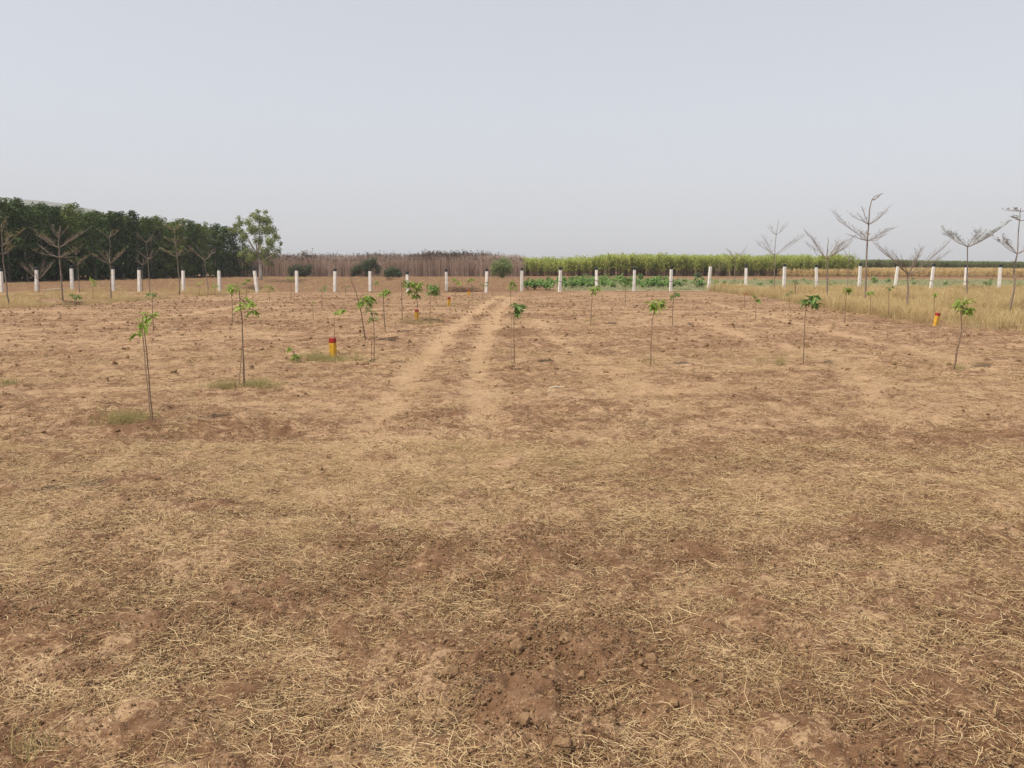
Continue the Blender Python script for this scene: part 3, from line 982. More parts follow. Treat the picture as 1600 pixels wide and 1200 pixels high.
# ------------------------------------------------------------------ BARE UMBRELLA TREES
def umbrella_tree(trunk, tiers, label, group, leaf=None, leaf_n=0.0, rad=0.035, twig=1.0, leader=True, seed=0):
    """trunk: photo points from the base up; tiers: (x, y on the trunk, [tips], extra branches)"""
    rg = random.Random(seed + int(trunk[0][0] * 13))
    b = gp(*trunk[0])
    Y = b[1]; z0 = gz(b[0], b[1])
    O = Vector((b[0], b[1], z0))
    root = empty('umbrella_tree', O)
    pts = [Vector((0, 0, -0.1))] + [dp(x, y, Y) - O + Vector((0, rg.gauss(0, .03), 0)) for x, y in trunk[1:]]
    fine = []
    for p, q in zip(pts[:-1], pts[1:]):
        for t in (0, .33, .66):
            fine.append(p.lerp(q, t) + Vector((rg.gauss(0, .012), rg.gauss(0, .012), 0)))
    fine.append(pts[-1])
    n = len(fine)
    mb = MB(); mb.tube(fine, [rad * (1.0 - .74 * k / (n - 1)) for k in range(n)], 7)
    part('trunk', mb, 'twig_bark', root, True)
    br = MB(); lv = MB()
    def twigs(p0, p1, r0, level, plane_up):
        d = p1 - p0; Ln = d.length
        if Ln < .05:
            return
        side = d.cross(Vector((0, 0, 1))).normalized()
        cnt = max(2, int(Ln / (0.085 if level == 0 else 0.065) * twig))
        for k in range(cnt):
            t = 0.22 + 0.78 * (k + rg.random()) / cnt
            st = p0.lerp(p1, min(t, 1))
            sg = 1 if k % 2 else -1
            tl = (0.16 + 0.34 * (1 - abs(t - .55))) * Ln * rg.uniform(.55, 1.05) * (0.8 if level == 0 else .75)
            dd = (d.normalized() * rg.uniform(.55, .9) + side * sg * rg.uniform(.25, .75) + Vector((0, 0, rg.uniform(.12, .6) * plane_up))).normalized()
            e = st + dd * tl
            m = st.lerp(e, .5) + Vector((0, 0, -.04 * tl))
            br.tube([st, m, e], [r0 * .46, r0 * .36, r0 * .22], 4)
            if level < 1 and tl > .16:
                twigs(st, e, r0 * .62, level + 1, plane_up)
            if leaf and rg.random() < leaf_n:
                for _ in range(3 if level else 5):
                    a = rg.random() * 6.28
                    sz = rg.uniform(.05, .11)
                    q = st.lerp(e, rg.uniform(.4, 1.05)) + Vector((rg.gauss(0, .03), rg.gauss(0, .03), rg.uniform(0, .06)))
                    lv.quad(q, Vector((math.cos(a), math.sin(a), rg.uniform(-.3, .3))) * sz, Vector((-math.sin(a), math.cos(a), rg.uniform(-.4, .4))) * sz * .6)
    for (x, y, tips, extra) in tiers:
        c = dp(x, y, Y) - O
        vecs = []
        for tx, ty in tips:
            e = dp(tx, ty, Y) - O
            v = e - c
            v.y = rg.uniform(-.35, .35) * abs(v.x)
            vecs.append(v)
        R = max(abs(v.x) for v in vecs); rise = sum(v.z for v in vecs) / len(vecs)
        for k in range(extra):
            a = math.pi * (k + .5) / extra * (1 if k % 2 else -1) + rg.uniform(-.3, .3)
            rr = R * rg.uniform(.75, 1.0)
            vecs.append(Vector((rr * math.cos(a), rr * math.sin(a), rise * rg.uniform(.75, 1.1))))
        for v in vecs:
            Ln = v.length
            r0 = max(0.009, rad * .34)
            m1 = c + v * .4 + Vector((rg.gauss(0, .03) * Ln, rg.gauss(0, .04) * Ln, (-.05 + rg.gauss(0, .03)) * Ln))
            m2 = c + v * .75 + Vector((rg.gauss(0, .03) * Ln, rg.gauss(0, .04) * Ln, rg.gauss(-.01, .03) * Ln))
            e = c + v
            br.tube([c, m1, m2, e], [r0, r0 * .8, r0 * .62, r0 * .3], 5)
            twigs(c, m2, r0 * .7, 0, 1.0)
            twigs(m1, e, r0 * .6, 0, .8)
    part('branches', br, 'twig_bark', root)
    if lv.v:
        part('foliage', lv, leaf, root)
    tag(root, label, 'tree', group)
    return root

GR = 'bare umbrella trees in the dry grass on the right'
GL = 'bare umbrella trees along the grassy strip by the grove'
umbrella_tree([(1148, 452), (1148, 425), (1149, 402), (1150, 392)], [(1149, 404, [(1133, 388), (1168, 385), (1171, 394)], 3)], 'small bare umbrella tree standing alone before the bright green crop', GR, rad=.028, twig=.8)
umbrella_tree([(1123, 452), (1123, 430), (1122, 412)], [(1123, 426, [(1110, 410), (1135, 408)], 3)], 'tiny olive leaved tree next to the capless leaning post', GR, 'tree_leaf_olive', .5, rad=.02, twig=.6)
umbrella_tree([(1210, 457), (1210, 420), (1210, 400), (1213, 367), (1217, 343)], [(1210, 399, [(1178, 376), (1253, 369)], 3), (1213, 367, [(1201, 350), (1234, 347)], 2)], 'bare tree with two open tiers before the green crop', GR, 'tree_leaf_green', .10, rad=.034, twig=.55)
umbrella_tree([(1292, 472), (1293, 430), (1292, 403), (1293, 385), (1294, 370)], [(1292, 405, [(1256, 360), (1333, 376), (1328, 384)], 5)], 'bare tree with one dense fan of twigs beside the tallest tree', GR, rad=.04, twig=.9)
umbrella_tree([(1325, 456), (1325, 420), (1326, 386)], [(1326, 404, [(1318, 390), (1335, 393)], 2)], 'thin small bare tree behind the tallest tree', GR, rad=.02, twig=.6)
umbrella_tree([(1352, 474), (1353, 430), (1355, 376), (1358, 348), (1361, 315), (1367, 307), (1380, 302)],
              [(1355, 376, [(1305, 331), (1391, 360), (1322, 366), (1388, 366)], 3), (1357, 351, [(1393, 323), (1338, 333), (1345, 322)], 2), (1362, 313, [(1379, 303), (1376, 306)], 0)],
              'tallest bare tree with stacked tiers and a bent feathery tip', GR, 'tree_leaf_brown', .08, rad=.042, twig=.7)
umbrella_tree([(1418, 487), (1418, 455), (1419, 429), (1421, 424)], [(1419, 429, [(1362, 381), (1480, 377), (1444, 385), (1392, 392), (1405, 398)], 4)], 'bare tree forking low into a very wide V', GR, rad=.04, twig=.8)
umbrella_tree([(1512, 470), (1512, 430), (1513, 386), (1513, 375)], [(1513, 386, [(1475, 365), (1567, 349), (1552, 364)], 5)], 'bare straight tree with flat greenish leafy umbrella top', GR, 'tree_leaf_green', .32, rad=.038, twig=.8)
umbrella_tree([(1577, 488), (1582, 450), (1585, 415), (1589, 396), (1594, 347), (1596, 325)], [(1589, 397, [(1555, 372), (1622, 372)], 3), (1595, 345, [(1576, 338), (1616, 338)], 3), (1596, 330, [(1571, 327), (1622, 324)], 3)], 'tree with crooked trunk and brown leafy top tiers', GR, 'tree_leaf_brown', .6, rad=.036, twig=.75)
# left
umbrella_tree([(14, 477), (11, 450), (5, 405), (3, 385), (3, 350)], [(4, 398, [(25, 383), (-25, 380)], 3), (3, 385, [(38, 360), (-34, 358)], 3), (3, 362, [(10, 342), (-10, 345)], 2)], 'tree with yellowing leaves over the shaded weeds by the grove', GL, 'tree_leaf_olive', .5, rad=.034, twig=.7)
umbrella_tree([(61, 458), (61, 446), (60, 436)], [(60, 437, [(28, 411), (86, 409), (45, 412)], 4)], 'low V shaped bare tree behind a white post by the grove', GL, rad=.03, twig=.8)
umbrella_tree([(98, 471), (95, 430), (92, 400), (92, 372), (91, 362)], [(92, 402, [(55, 382), (118, 402)], 3), (92, 387, [(131, 357), (52, 366)], 4), (92, 373, [(80, 350), (105, 352)], 3)], 'wide bare tree with brown twigs beside fallen sticks by the grove', GL, 'tree_leaf_olive', .05, rad=.038, twig=.85)
umbrella_tree([(124, 457), (122, 430), (120, 410), (119, 388)], [(120, 414, [(106, 405), (140, 396)], 3), (119, 398, [(108, 384), (128, 382)], 2)], 'small yellow tipped tree behind the wide bare tree', GL, 'tree_leaf_olive', .25, rad=.026, twig=.8)
umbrella_tree([(173, 470), (173, 440), (172, 410), (170, 370)], [(172, 412, [(142, 397), (198, 389), (155, 394)], 5), (170, 371, [(156, 360), (187, 357)], 3)], 'two tiered bare tree with whitewashed foot in front of a post', GL, 'tree_leaf_olive', .15, rad=.032, twig=.9)
umbrella_tree([(223, 456), (223, 430), (222, 412)], [(222, 414, [(208, 401), (238, 402)], 3)], 'thin short bare tree between two posts by the grove', GL, rad=.022, twig=.7)
umbrella_tree([(234, 459), (233, 430), (231, 400), (229, 378)], [(232, 405, [(252, 386), (216, 392)], 3), (229, 379, [(210, 362), (248, 368)], 3)], 'slender bare tree with open crossing branches by the grove', GL, rad=.026, twig=.6)
umbrella_tree([(281, 461), (279, 430), (276, 398), (274, 375), (272, 356)], [(276, 401, [(252, 388), (298, 390)], 3), (274, 380, [(256, 370), (290, 372)], 2), (272, 360, [(254, 352), (290, 350)], 3)], 'tall tree with olive leafed top before the dark grove', GL, 'tree_leaf_olive', .45, rad=.036, twig=.7)
umbrella_tree([(325, 458), (323, 430), (320, 407)], [(320, 407, [(289, 383), (336, 393), (306, 381)], 3)], 'bare forked tree before the dark end of the grove', GL, rad=.033, twig=.5)

# ------------------------------------------------------------------ LEAFY CROWNS
def crown_blob(mb, c, r, n, size, rg, mi=0, shell=.55, flat=1.0):
    for _ in range(n):
        d = Vector((rg.gauss(0, 1), rg.gauss(0, 1), rg.gauss(0, 1))).normalized()
        k = r * (shell + (1 - shell) * rg.random()) if rg.random() < .75 else r * rg.random()
        p = Vector(c) + Vector((d.x * k, d.y * k, d.z * k * flat))
        s = size * rg.uniform(.6, 1.3)
        a = Vector((rg.gauss(0, 1), rg.gauss(0, 1), rg.gauss(-.2, .7))).normalized()
        nrm = (d + Vector((rg.gauss(0, .5), rg.gauss(0, .5), rg.gauss(.3, .5)))).normalized()
        e = nrm.cross(a)
        if e.length < 1e-3:
            continue
        e.normalize()
        f = e.cross(nrm)
        mb.quad(p, e * s, f * s * .62, mi, rg.random())

def grove_proto(seed):
    rg = random.Random(seed)
    tr = MB()
    hh = 8.0
    lean = rg.gauss(0, .25)
    tr.tube([(0, 0, -.2), (lean * .3, 0, 2.0), (lean * .7, .1, 4.5), (lean, 0, 7.0)], [.12, .10, .07, .03], 6)
    for k in range(7):
        z = rg.uniform(1.0, 5.5); a = rg.random() * 6.28; L = rg.uniform(.9, 1.7)
        s = Vector((lean * z / 8, 0, z))
        tr.tube([s, s + Vector((math.cos(a) * L * .6, math.sin(a) * L * .6, L * .35)), s + Vector((math.cos(a) * L, math.sin(a) * L, L * .9))], [.045, .03, .015], 4)
    cr = MB()
    for k in range(38):
        t = k / 37
        z = 0.6 + t * 6.7
        w = 1.75 * (1 - .50 * max(0, t - .45) / .55) * (0.75 + .25 * min(1, t * 4))
        a = rg.random() * 6.28; q = w * math.sqrt(rg.random()) * .85
        crown_blob(cr, (lean * t + q * math.cos(a), q * math.sin(a), z + rg.uniform(-.3, .3)), rg.uniform(.42, .8), 62, 0.24, rg, flat=.9)
    for k in range(4):
        crown_blob(cr, (lean + rg.gauss(0, .45), rg.gauss(0, .45), 7.4 + rg.uniform(-.2, .3)), .5, 60, .22, rg, flat=.8)
    return tr.mesh('trunk', ['grove_bark']), cr.mesh('crown', ['grove_leaf'])

GP = [grove_proto(300 + k) for k in range(5)]

def grove():
    a = Vector(gp(-60, 442)); b = Vector(gp(384, 432.0))
    d = (b - a); Ln = d.length; d.normalize()
    nrm = Vector((-d.y, d.x, 0))
    if nrm.x > 0:
        nrm = -nrm
    rg = random.Random(9)
    for row in range(8):
        n = int(Ln / 2.0)
        for k in range(n + 1):
            t = (k + (row % 2) * .5 + rg.uniform(-.2, .2)) / n
            if t > 1.03:
                continue
            p = a + d * (Ln * t) + nrm * (row * 2.4 + rg.uniform(-.35, .35))
            h = 8.15 + (6.55 - 8.15) * max(t, 0.0) ** 1.2 + max(-.35, min(.35, rg.gauss(0, .2))) + (.25 if row > 1 else 0)
            if row == 0 and t > .95: h *= .93
            s = h / 8.1
            q = rg.randrange(5)
            root = empty('grove_tree', (p.x, p.y, -.02))
            root.rotation_euler = (0, 0, rg.random() * 6.28)
            root.scale = (s * rg.uniform(.9, 1.15), s * rg.uniform(.9, 1.15), s)
            link('trunk', GP[q][0], root); link('crown', GP[q][1], root)
            if row == 0:
                tag(root, 'dense dark green tree in the front row of the grove', 'tree', 'front row trees of the dark grove')
            else:
                tag(root, 'dark green tree standing deeper inside the grove', 'tree', 'inner trees of the dark grove')
grove()

# the single pale green tree at the end of the grove
def pale_tree():
    rg = random.Random(5)
    b = gp(408, 438); Y = b[1]
    O = Vector((b[0], b[1], -.02))
    root = empty('broadleaf_tree', O)
    s = Y / F
    def P(x, y, dy=0.0):
        v = dp(x, y, Y) - O
        v.y = dy
        return v
    tr = MB()
    tr.tube([(0, 0, -.2), P(407, 425), P(406, 412, .1), P(402, 398, .1)], [.21, .17, .14, .10], 8)
    ends = [((402, 398), (392, 380), (372, 358), -.6), ((402, 398), (398, 375), (396, 345), .5), ((402, 398), (410, 375), (412, 342), -.3),
            ((406, 412), (418, 392), (428, 370), .6), ((402, 398), (405, 370), (404, 336), .2), ((406, 412), (420, 402), (434, 395), -.7),
            ((405, 410), (394, 402), (384, 396), .6), ((402, 398), (385, 372), (365, 354), .9)]
    for p, q, r, y in ends:
        tr.tube([P(*p), P(q[0], q[1], y * .5), P(r[0], r[1], y)], [.085, .055, .02], 5)
    part('trunk', tr, 'pale_bark', root, True)
    cr = MB()
    blobs = [(404, 342, 11), (392, 350, 10), (416, 346, 11), (426, 356, 9), (432, 368, 8), (398, 362, 11), (412, 360, 12), (424, 376, 10), (433, 388, 8),
             (386, 368, 8), (370, 352, 8), (364, 360, 6), (376, 364, 7), (404, 378, 10), (416, 392, 9), (390, 390, 9), (380, 398, 7), (398, 402, 9), (412, 404, 8),
             (428, 400, 7), (396, 336, 7), (408, 334, 6), (436, 378, 5), (384, 408, 6), (421, 410, 6), (378, 344, 6)]
    for (x, y, r) in blobs:
        for dy in (-.55, .35):
            c = P(x + rg.gauss(0, 2), y + rg.gauss(0, 2), dy + rg.gauss(0, .4))
            crown_blob(cr, c, r * s * .86, int(150 * (r / 9) ** 2), .18, rg, shell=.35)
    part('crown', cr, 'pale_leaf', root)
    tag(root, 'pale green broadleaf tree with whitish trunk at the end of the grove', 'tree')
pale_tree()

def shrub(bx, by, blobs, label, lm, size=.16, group=None, dens=420, cat='shrub', Yo=-3.0, stem=True, name='shrub'):
    rg = random.Random(int(bx))
    b = gp(bx, by); Y = b[1] + Yo
    bb = dp(bx, by, Y)
    O = Vector((bb.x, Y, -.02))
    root = empty(name, O)
    s = Y / F
    st = MB()
    st.tube([(0, 0, -.1), (.02, 0, .3)], [.05, .04], 6)
    cr = MB()
    blobs = [(x, y, r * 1.15) for x, y, r in blobs] + [(x, min(y + 7, by - r * .55), r * .9) for x, y, r in blobs]
    for (x, y, r) in blobs:
        c = dp(x, y, Y) - O
        c.y = rg.uniform(-.5, .3) * r * s
        st.tube([(0, 0, .1), (c.x * .5, c.y * .5, c.z * .55), tuple(c)], [.03, .02, .01], 4)
        crown_blob(cr, c, r * s, int(dens * (r / 9) ** 2) + 25, size, rg, shell=.4, flat=.85)
    part('stem', st, 'brush_wood', root)
    part('foliage', cr, lm, root)
    tag(root, label, cat, group)
    return root
shrub(572, 432, [(572, 412, 9), (583, 408, 8), (560, 418, 8), (552, 423, 6), (590, 418, 7), (575, 422, 8)], 'grey green thorny shrub with domed crown before the dry stalks', 'shrub_leaf')
shrub(614, 433, [(612, 422, 8), (620, 424, 7), (605, 425, 6), (624, 427, 5)], 'smaller grey green shrub beside the domed shrub', 'shrub_leaf')
shrub(470, 432, [(468, 420, 9), (482, 418, 7), (455, 420, 7), (476, 425, 6)], 'dull low shrub behind the white post near the pale tree', 'shrub_leaf')
shrub(785, 434, [(785, 414, 9), (776, 412, 8), (793, 410, 8), (772, 420, 7), (796, 418, 7), (784, 422, 8), (786, 406, 6)], 'round light green bush beside the farm track', 'bush_leaf', .14)
shrub(1330, 420, [(1330, 405, 8), (1320, 406, 7), (1342, 406, 6), (1308, 408, 5)], 'dark bushy tree rising above the far crop', 'shrub_leaf', .3, Yo=40, dens=160)
shrub(1092, 434, [(1091, 428, 4), (1094, 430, 3.5), (1089, 431, 3)], 'small dark bush on the bund before the green crop', 'shrub_leaf', .10, Yo=0)

# ------------------------------------------------------------------ CROPS
def fill(x0, x1, ya, yb, per_m2, seed):
    """points in a strip whose front edge is a line: ya(x)..ya(x)+depth"""
    rg = np.random.default_rng(seed)
    n = int((x1 - x0) * yb * per_m2)
    x = rg.uniform(x0, x1, n); t = rg.random(n)
    return x, ya(x) + t * yb, rg

# dry brown stalks on the left
def stalk_proto(seed, head):
    rg = random.Random(seed)
    mb = MB()
    for _ in range(22):
        x, y = rg.gauss(0, .4), rg.gauss(0, .4)
        h = rg.uniform(1.9, 2.75) if rg.random() < .8 else rg.uniform(2.7, 3.1)
        l = Vector((rg.gauss(0, .10), rg.gauss(0, .10), 0))
        mb.tube([(x, y, -.05), Vector((x, y, h * .5)) + l * .4, Vector((x, y, h)) + l], [.014, .012, .006], 3, 0)
        for _ in range(3):
            z = rg.uniform(.6, h); a = rg.random() * 6.28; L = rg.uniform(.2, .5)
            p = Vector((x, y, z)) + l * (z / h)
            mb.tube([p, p + Vector((math.cos(a) * L * .45, math.sin(a) * L * .45, L * .9))], [.008, .004], 3, 0)
        if rg.random() < head:
            for _ in range(7):
                p = Vector((x, y, h + rg.uniform(-.05, .38))) + l + Vector((rg.gauss(0, .07), rg.gauss(0, .07), 0))
                mb.quad(p, Vector((rg.gauss(0, .06), rg.gauss(0, .06), .12)), Vector((rg.gauss(0, .08), rg.gauss(0, .05), .02)), 1)
    return mb.mesh('stalk_piece', ['dry_stalk', 'seed_head'])

def crops():
    SPR = [stalk_proto(k, .10 + .10 * k) for k in range(5)]
    yl = gp(600, 432)[1]
    xa, xb = gp(345, 432)[0], dp(812, 432, yl).x
    x, y, rg = fill(xa, xb, lambda q: yl + 0.4 * np.sin(q * .5), 14.0, 3.4, 31)
    # the far corner slants back at the farm track
    n = len(x)
    big = fbm(x * .25, y * .25, 12, 2)
    s = np.stack([np.ones(n), np.ones(n), 0.95 + .2 * (big - .5) + rg.normal(0, .05, n)], 1)
    idx = np.clip((big - .3) * 10 + rg.normal(0, 1, n), 0, 4).astype(int)
    scatter('dry_stalk_crop', np.stack([x, y, np.zeros(n)], 1), np.stack([np.zeros(n), np.zeros(n), rg.uniform(0, 6.28, n)], 1), s, idx, SPR,
            'wall of tall dry brown crop stalks behind the shrubs', 'dry crop')

    # green cane-like crop, centre and right
    def cane(seed):
        rg = random.Random(seed); mb = MB()
        for _ in range(5):
            x, y = rg.uniform(-.3, .3), rg.uniform(-.3, .3); h = rg.uniform(2.0, 2.5)
            mb.tube([(x, y, -.05), (x + rg.gauss(0, .05), y, h)], [.018, .012], 3, 1)
            for k in range(9):
                z = h * (0.30 + .70 * k / 8) ; a = rg.random() * 6.28; L = rg.uniform(.5, .95)
                d = Vector((math.cos(a), math.sin(a), 0)); sd = Vector((-math.sin(a), math.cos(a), 0))
                p = Vector((x, y, z)); up = rg.uniform(.55, 1.0)
                mb.ribbon([p, p + d * L * .3 + Vector((0, 0, L * .5 * up)), p + d * L * .65 + Vector((0, 0, L * .6 * up)), p + d * L * .95 + Vector((0, 0, L * .3 * up))], [.04, .085, .07, .01], sd, 0, rg.random())
            for k in range(3):
                z = h * rg.uniform(.1, .38); a = rg.random() * 6.28; L = rg.uniform(.3, .5)
                d = Vector((math.cos(a), math.sin(a), 0)); sd = Vector((-math.sin(a), math.cos(a), 0)); p = Vector((x, y, z))
                mb.ribbon([p, p + d * L * .3 + Vector((0, 0, -.05)), p + d * L * .5 + Vector((0, 0, -.3))], [.03, .04, .01], sd, 1)
        return mb
    CP_ = [cane(50 + k).mesh('cane_piece', ['crop_leaf', 'crop_stalk']) for k in range(5)]
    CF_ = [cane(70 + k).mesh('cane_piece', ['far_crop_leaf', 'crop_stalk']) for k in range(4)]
    y1 = gp(900, 431.5)[1]
    x, y, rg = fill(dp(818, 432, y1).x, dp(1345, 432, y1).x, lambda q: y1 + .4 * np.sin(q * .3), 22.0, 2.0, 33)
    # crop stands shorter beside the track
    px = 800 + x / y * F
    h = 0.86 + .17 * sstep(905, 945, px) - .04 * sstep(1090, 1200, px) + (fbm(x * .3, y * .3, 9, 2) - .5) * .18 + rg.normal(0, .09, len(x))
    n = len(x)
    scatter('green_crop', np.stack([x, y, np.zeros(n)], 1), np.stack([rg.normal(0, .04, n), rg.normal(0, .04, n), rg.uniform(0, 6.28, n)], 1),
            np.stack([h, h, h], 1), rg.integers(0, 5, n), CP_, 'tall bright green crop standing behind the farm track and posts', 'green crop')
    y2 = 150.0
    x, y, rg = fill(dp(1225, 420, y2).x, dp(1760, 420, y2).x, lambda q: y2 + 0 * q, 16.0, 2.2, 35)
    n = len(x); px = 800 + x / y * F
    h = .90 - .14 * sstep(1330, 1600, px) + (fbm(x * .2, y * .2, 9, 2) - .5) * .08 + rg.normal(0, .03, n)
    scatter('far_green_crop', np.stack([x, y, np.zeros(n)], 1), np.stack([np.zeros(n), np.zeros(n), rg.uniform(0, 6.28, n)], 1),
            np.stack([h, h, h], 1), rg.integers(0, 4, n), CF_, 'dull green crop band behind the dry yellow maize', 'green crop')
    # dry maize
    def maize(seed):
        rg = random.Random(seed); mb = MB()
        for _ in range(5):
            x, y = rg.uniform(-.3, .3), rg.uniform(-.2, .2); h = rg.uniform(.8, 1.05)
            mb.tube([(x, y, -.05), (x + rg.gauss(0, .07), y, h)], [.014, .008], 3)
            for k in range(6):
                z = h * rg.uniform(.2, .95); a = rg.random() * 6.28; L = rg.uniform(.25, .5)
                d = Vector((math.cos(a), math.sin(a), 0)); sd = Vector((-math.sin(a), math.cos(a), 0)); p = Vector((x, y, z))
                mb.ribbon([p, p + d * L * .4 + Vector((0, 0, L * .2)), p + d * L * .7 + Vector((0, 0, -L * .35))], [.03, .05, .01], sd, 0, rg.random())
        return mb.mesh('maize_piece', ['maize_dry'])
    MP = [maize(90 + k) for k in range(4)]
    y3 = gp(1400, 432.5)[1]
    x, y, rg = fill(dp(1235, 432, y3).x, dp(1760, 432, y3).x, lambda q: y3 - (q - 40) * .04, 42.0, 2.0, 37)
    n = len(x)
    sc = rg.uniform(.85, 1.15, n)
    scatter('dry_maize', np.stack([x, y, np.zeros(n)], 1), np.stack([np.zeros(n), np.zeros(n), rg.uniform(0, 6.28, n)], 1), sc, rg.integers(0, 4, n), MP,
            'band of dry yellow maize before the dull green crop', 'dry maize')
crops()

# ------------------------------------------------------------------ GRASS
def tuft(seed, n, h, spread, mats, curl=.5, w=.007):
    rg = random.Random(seed); mb = MB()
    for _ in range(n):
        a = rg.random() * 6.28; r = spread * math.sqrt(rg.random())
        p = Vector((r * math.cos(a), r * math.sin(a), -.02)); b = rg.random() * 6.28
        L = h * rg.uniform(.45, 1.1); c = rg.uniform(.05, curl)
        d = Vector((math.cos(b), math.sin(b), 0)); sd = Vector((-math.sin(b), math.cos(b), 0))
        mb.ribbon([p, p + d * L * c * .25 + Vector((0, 0, L * .5)), p + d * L * c * .75 + Vector((0, 0, L * .88)), p + d * L * c * 1.3 + Vector((0, 0, L))], [w, w * .9, w * .6, w * .2], sd, 0, rg.random())
    return mb.mesh('tuft_piece', mats)

def poly_points(poly, per_m2, seed):
    P = np.array(poly); rg = np.random.default_rng(seed)
    lo, hi = P.min(0), P.max(0)
    n = int((hi[0] - lo[0]) * (hi[1] - lo[1]) * per_m2)
    x = rg.uniform(lo[0], hi[0], n); y = rg.uniform(lo[1], hi[1], n)
    ins = np.zeros(n, bool)
    for (x0, y0), (x1, y1) in zip(poly, poly[1:] + poly[:1]):
        c = ((y0 > y) != (y1 > y)) & (x < (x1 - x0) * (y - y0) / ((y1 - y0) if y1 != y0 else 1e-9) + x0)
        ins ^= c
    return x[ins], y[ins], rg

def grass():
    DRY = [tuft(k, 60, .40, .26, ['grass_dry'], .9, .0045) for k in range(5)]
    GRN = [tuft(20 + k, 40, .24, .22, ['grass_green'], 1.2, .005) for k in range(4)]
    T = DRY + GRN
    right = gpl((1105, 455), (1180, 463), (1250, 475), (1330, 489), (1400, 498), (1480, 511), (1600, 527), (1760, 548), (1760, 453.5), (1600, 453.5), (1400, 453), (1200, 452.5), (1120, 452.5))
    x, y, rg = poly_points(right, 22, 41)
    nz = fbm(x * .5, y * .5, 33, 3)
    k = rg.random(len(x)) < sstep(.36, .58, nz) * .85 + .12
    x, y, nz = x[k], y[k], nz[k]
    n = len(x)
    s = (.42 + .95 * fbm(x * .5, y * .5, 37, 3)) * rg.uniform(.8, 1.2, n)
    sc = np.stack([s, s, s], 1)
    idx = np.where(rg.random(n) < .25, rg.integers(5, 9, n), rg.integers(0, 5, n))
    scatter('dry_grass', np.stack([x, y, np.zeros(n)], 1), np.stack([rg.normal(.0, .12, n), rg.normal(0, .12, n), rg.uniform(0, 6.28, n)], 1), sc, idx, T,
            'tall dry straw coloured grass strip in front of the right hand posts', 'dry grass')
    left = gpl((-90, 494), (0, 489), (100, 480), (200, 472), (300, 464), (400, 459), (450, 456.5), (400, 452), (200, 452), (0, 454), (-90, 455))
    x, y, rg = poly_points(left, 13, 43)
    nz = fbm(x * .45, y * .45, 35, 3)
    k = rg.random(len(x)) < sstep(.38, .62, nz) * .85 + .06
    x, y = x[k], y[k]; n = len(x)
    s = (.22 + .5 * fbm(x * .7, y * .7, 39, 2)) * rg.uniform(.8, 1.2, n)
    # greener along the near edge
    e = np.zeros(n)
    lo = np.array(gpl((-90, 494), (0, 489), (100, 480), (200, 472), (300, 464), (450, 456.5)))
    ey = np.interp(x, lo[np.argsort(lo[:, 0])][:, 0], lo[np.argsort(lo[:, 0])][:, 1])
    green = rg.random(n) < np.clip(.85 - (y - ey) / 6.0, .12, .8)
    idx = np.where(green, rg.integers(5, 9, n), rg.integers(0, 5, n))
    scatter('yellow_grass', np.stack([x, y, np.zeros(n)], 1), np.stack([rg.normal(0, .12, n), rg.normal(0, .12, n), rg.uniform(0, 6.28, n)], 1), s, idx, T,
            'yellow green grass strip under the bare trees by the grove', 'grass')
    # weed patches round saplings and markers
    X = []; Y = []
    rg = np.random.default_rng(47)
    for (px, py, wx, wy, m) in ((200, 662, 40, 8, 60), (400, 604, 40, 6, 60), (352, 606, 25, 4, 30), (525, 562, 45, 9, 90), (490, 560, 20, 6, 30), (655, 503, 34, 5, 70), (922, 503, 10, 4, 16),
                                (405, 600, 12, 4, 20), (12, 600, 10, 5, 10), (1212, 566, 25, 4, 22), (470, 1290, 10, 5, 0), (1500, 574, 8, 2, 8), (708, 478, 30, 4, 30), (740, 470, 30, 4, 30), (575, 458, 60, 2, 50), (700, 458, 60, 2, 40), (60, 1180, 12, 10, 4), (458, 566, 8, 2, 8), (1015, 567, 8, 2, 6)):
        for _ in range(int(m * .6)):
            a, b, _z = gp(px + rg.normal(0, wx * .5), py + rg.normal(0, wy * .5))
            X.append(a); Y.append(b)
    x, y = np.array(X), np.array(Y); n = len(x)
    s = rg.uniform(.25, .55, n)
    scatter('weeds', np.stack([x, y, height(x, y, 0.0)], 1), np.stack([rg.normal(0, .15, n), rg.normal(0, .15, n), rg.uniform(0, 6.28, n)], 1), s, rg.integers(5, 9, n), T,
            'olive green weed patches round the saplings and marker stones', 'weeds')
    # seedlings of the grey green field beyond the posts
    WD = [tuft(60 + k, 20, .16, .22, ['weed_grey'], 1.2, .02) for k in range(4)]
    poly = [(3.2, 49.5), (60, 49.5), (66, 82), (5.2, 82)]
    x, y, rg = poly_points(poly, 6.0, 49)
    n = len(x)
    scatter('field_weeds', np.stack([x, y, np.zeros(n)], 1), np.stack([np.zeros(n), np.zeros(n), rg.uniform(0, 6.28, n)], 1), rg.uniform(.6, 1.2, n), rg.integers(0, 4, n), WD,
            'short grey green growth covering the field beyond the posts', 'field growth')
    # sparse tufts on the fallow left of the track
    x, y, rg = poly_points([(-46, 50), (0.5, 50), (0.5, 100), (-40, 100)], 1.1, 53)
    n = len(x)
    scatter('fallow_tufts', np.stack([x, y, np.zeros(n)], 1), np.stack([np.zeros(n), np.zeros(n), rg.uniform(0, 6.28, n)], 1), rg.uniform(.25, .6, n), rg.integers(0, 9, n), T,
            'sparse dry tufts on the fallow ground before the stalks', 'grass')
grass()

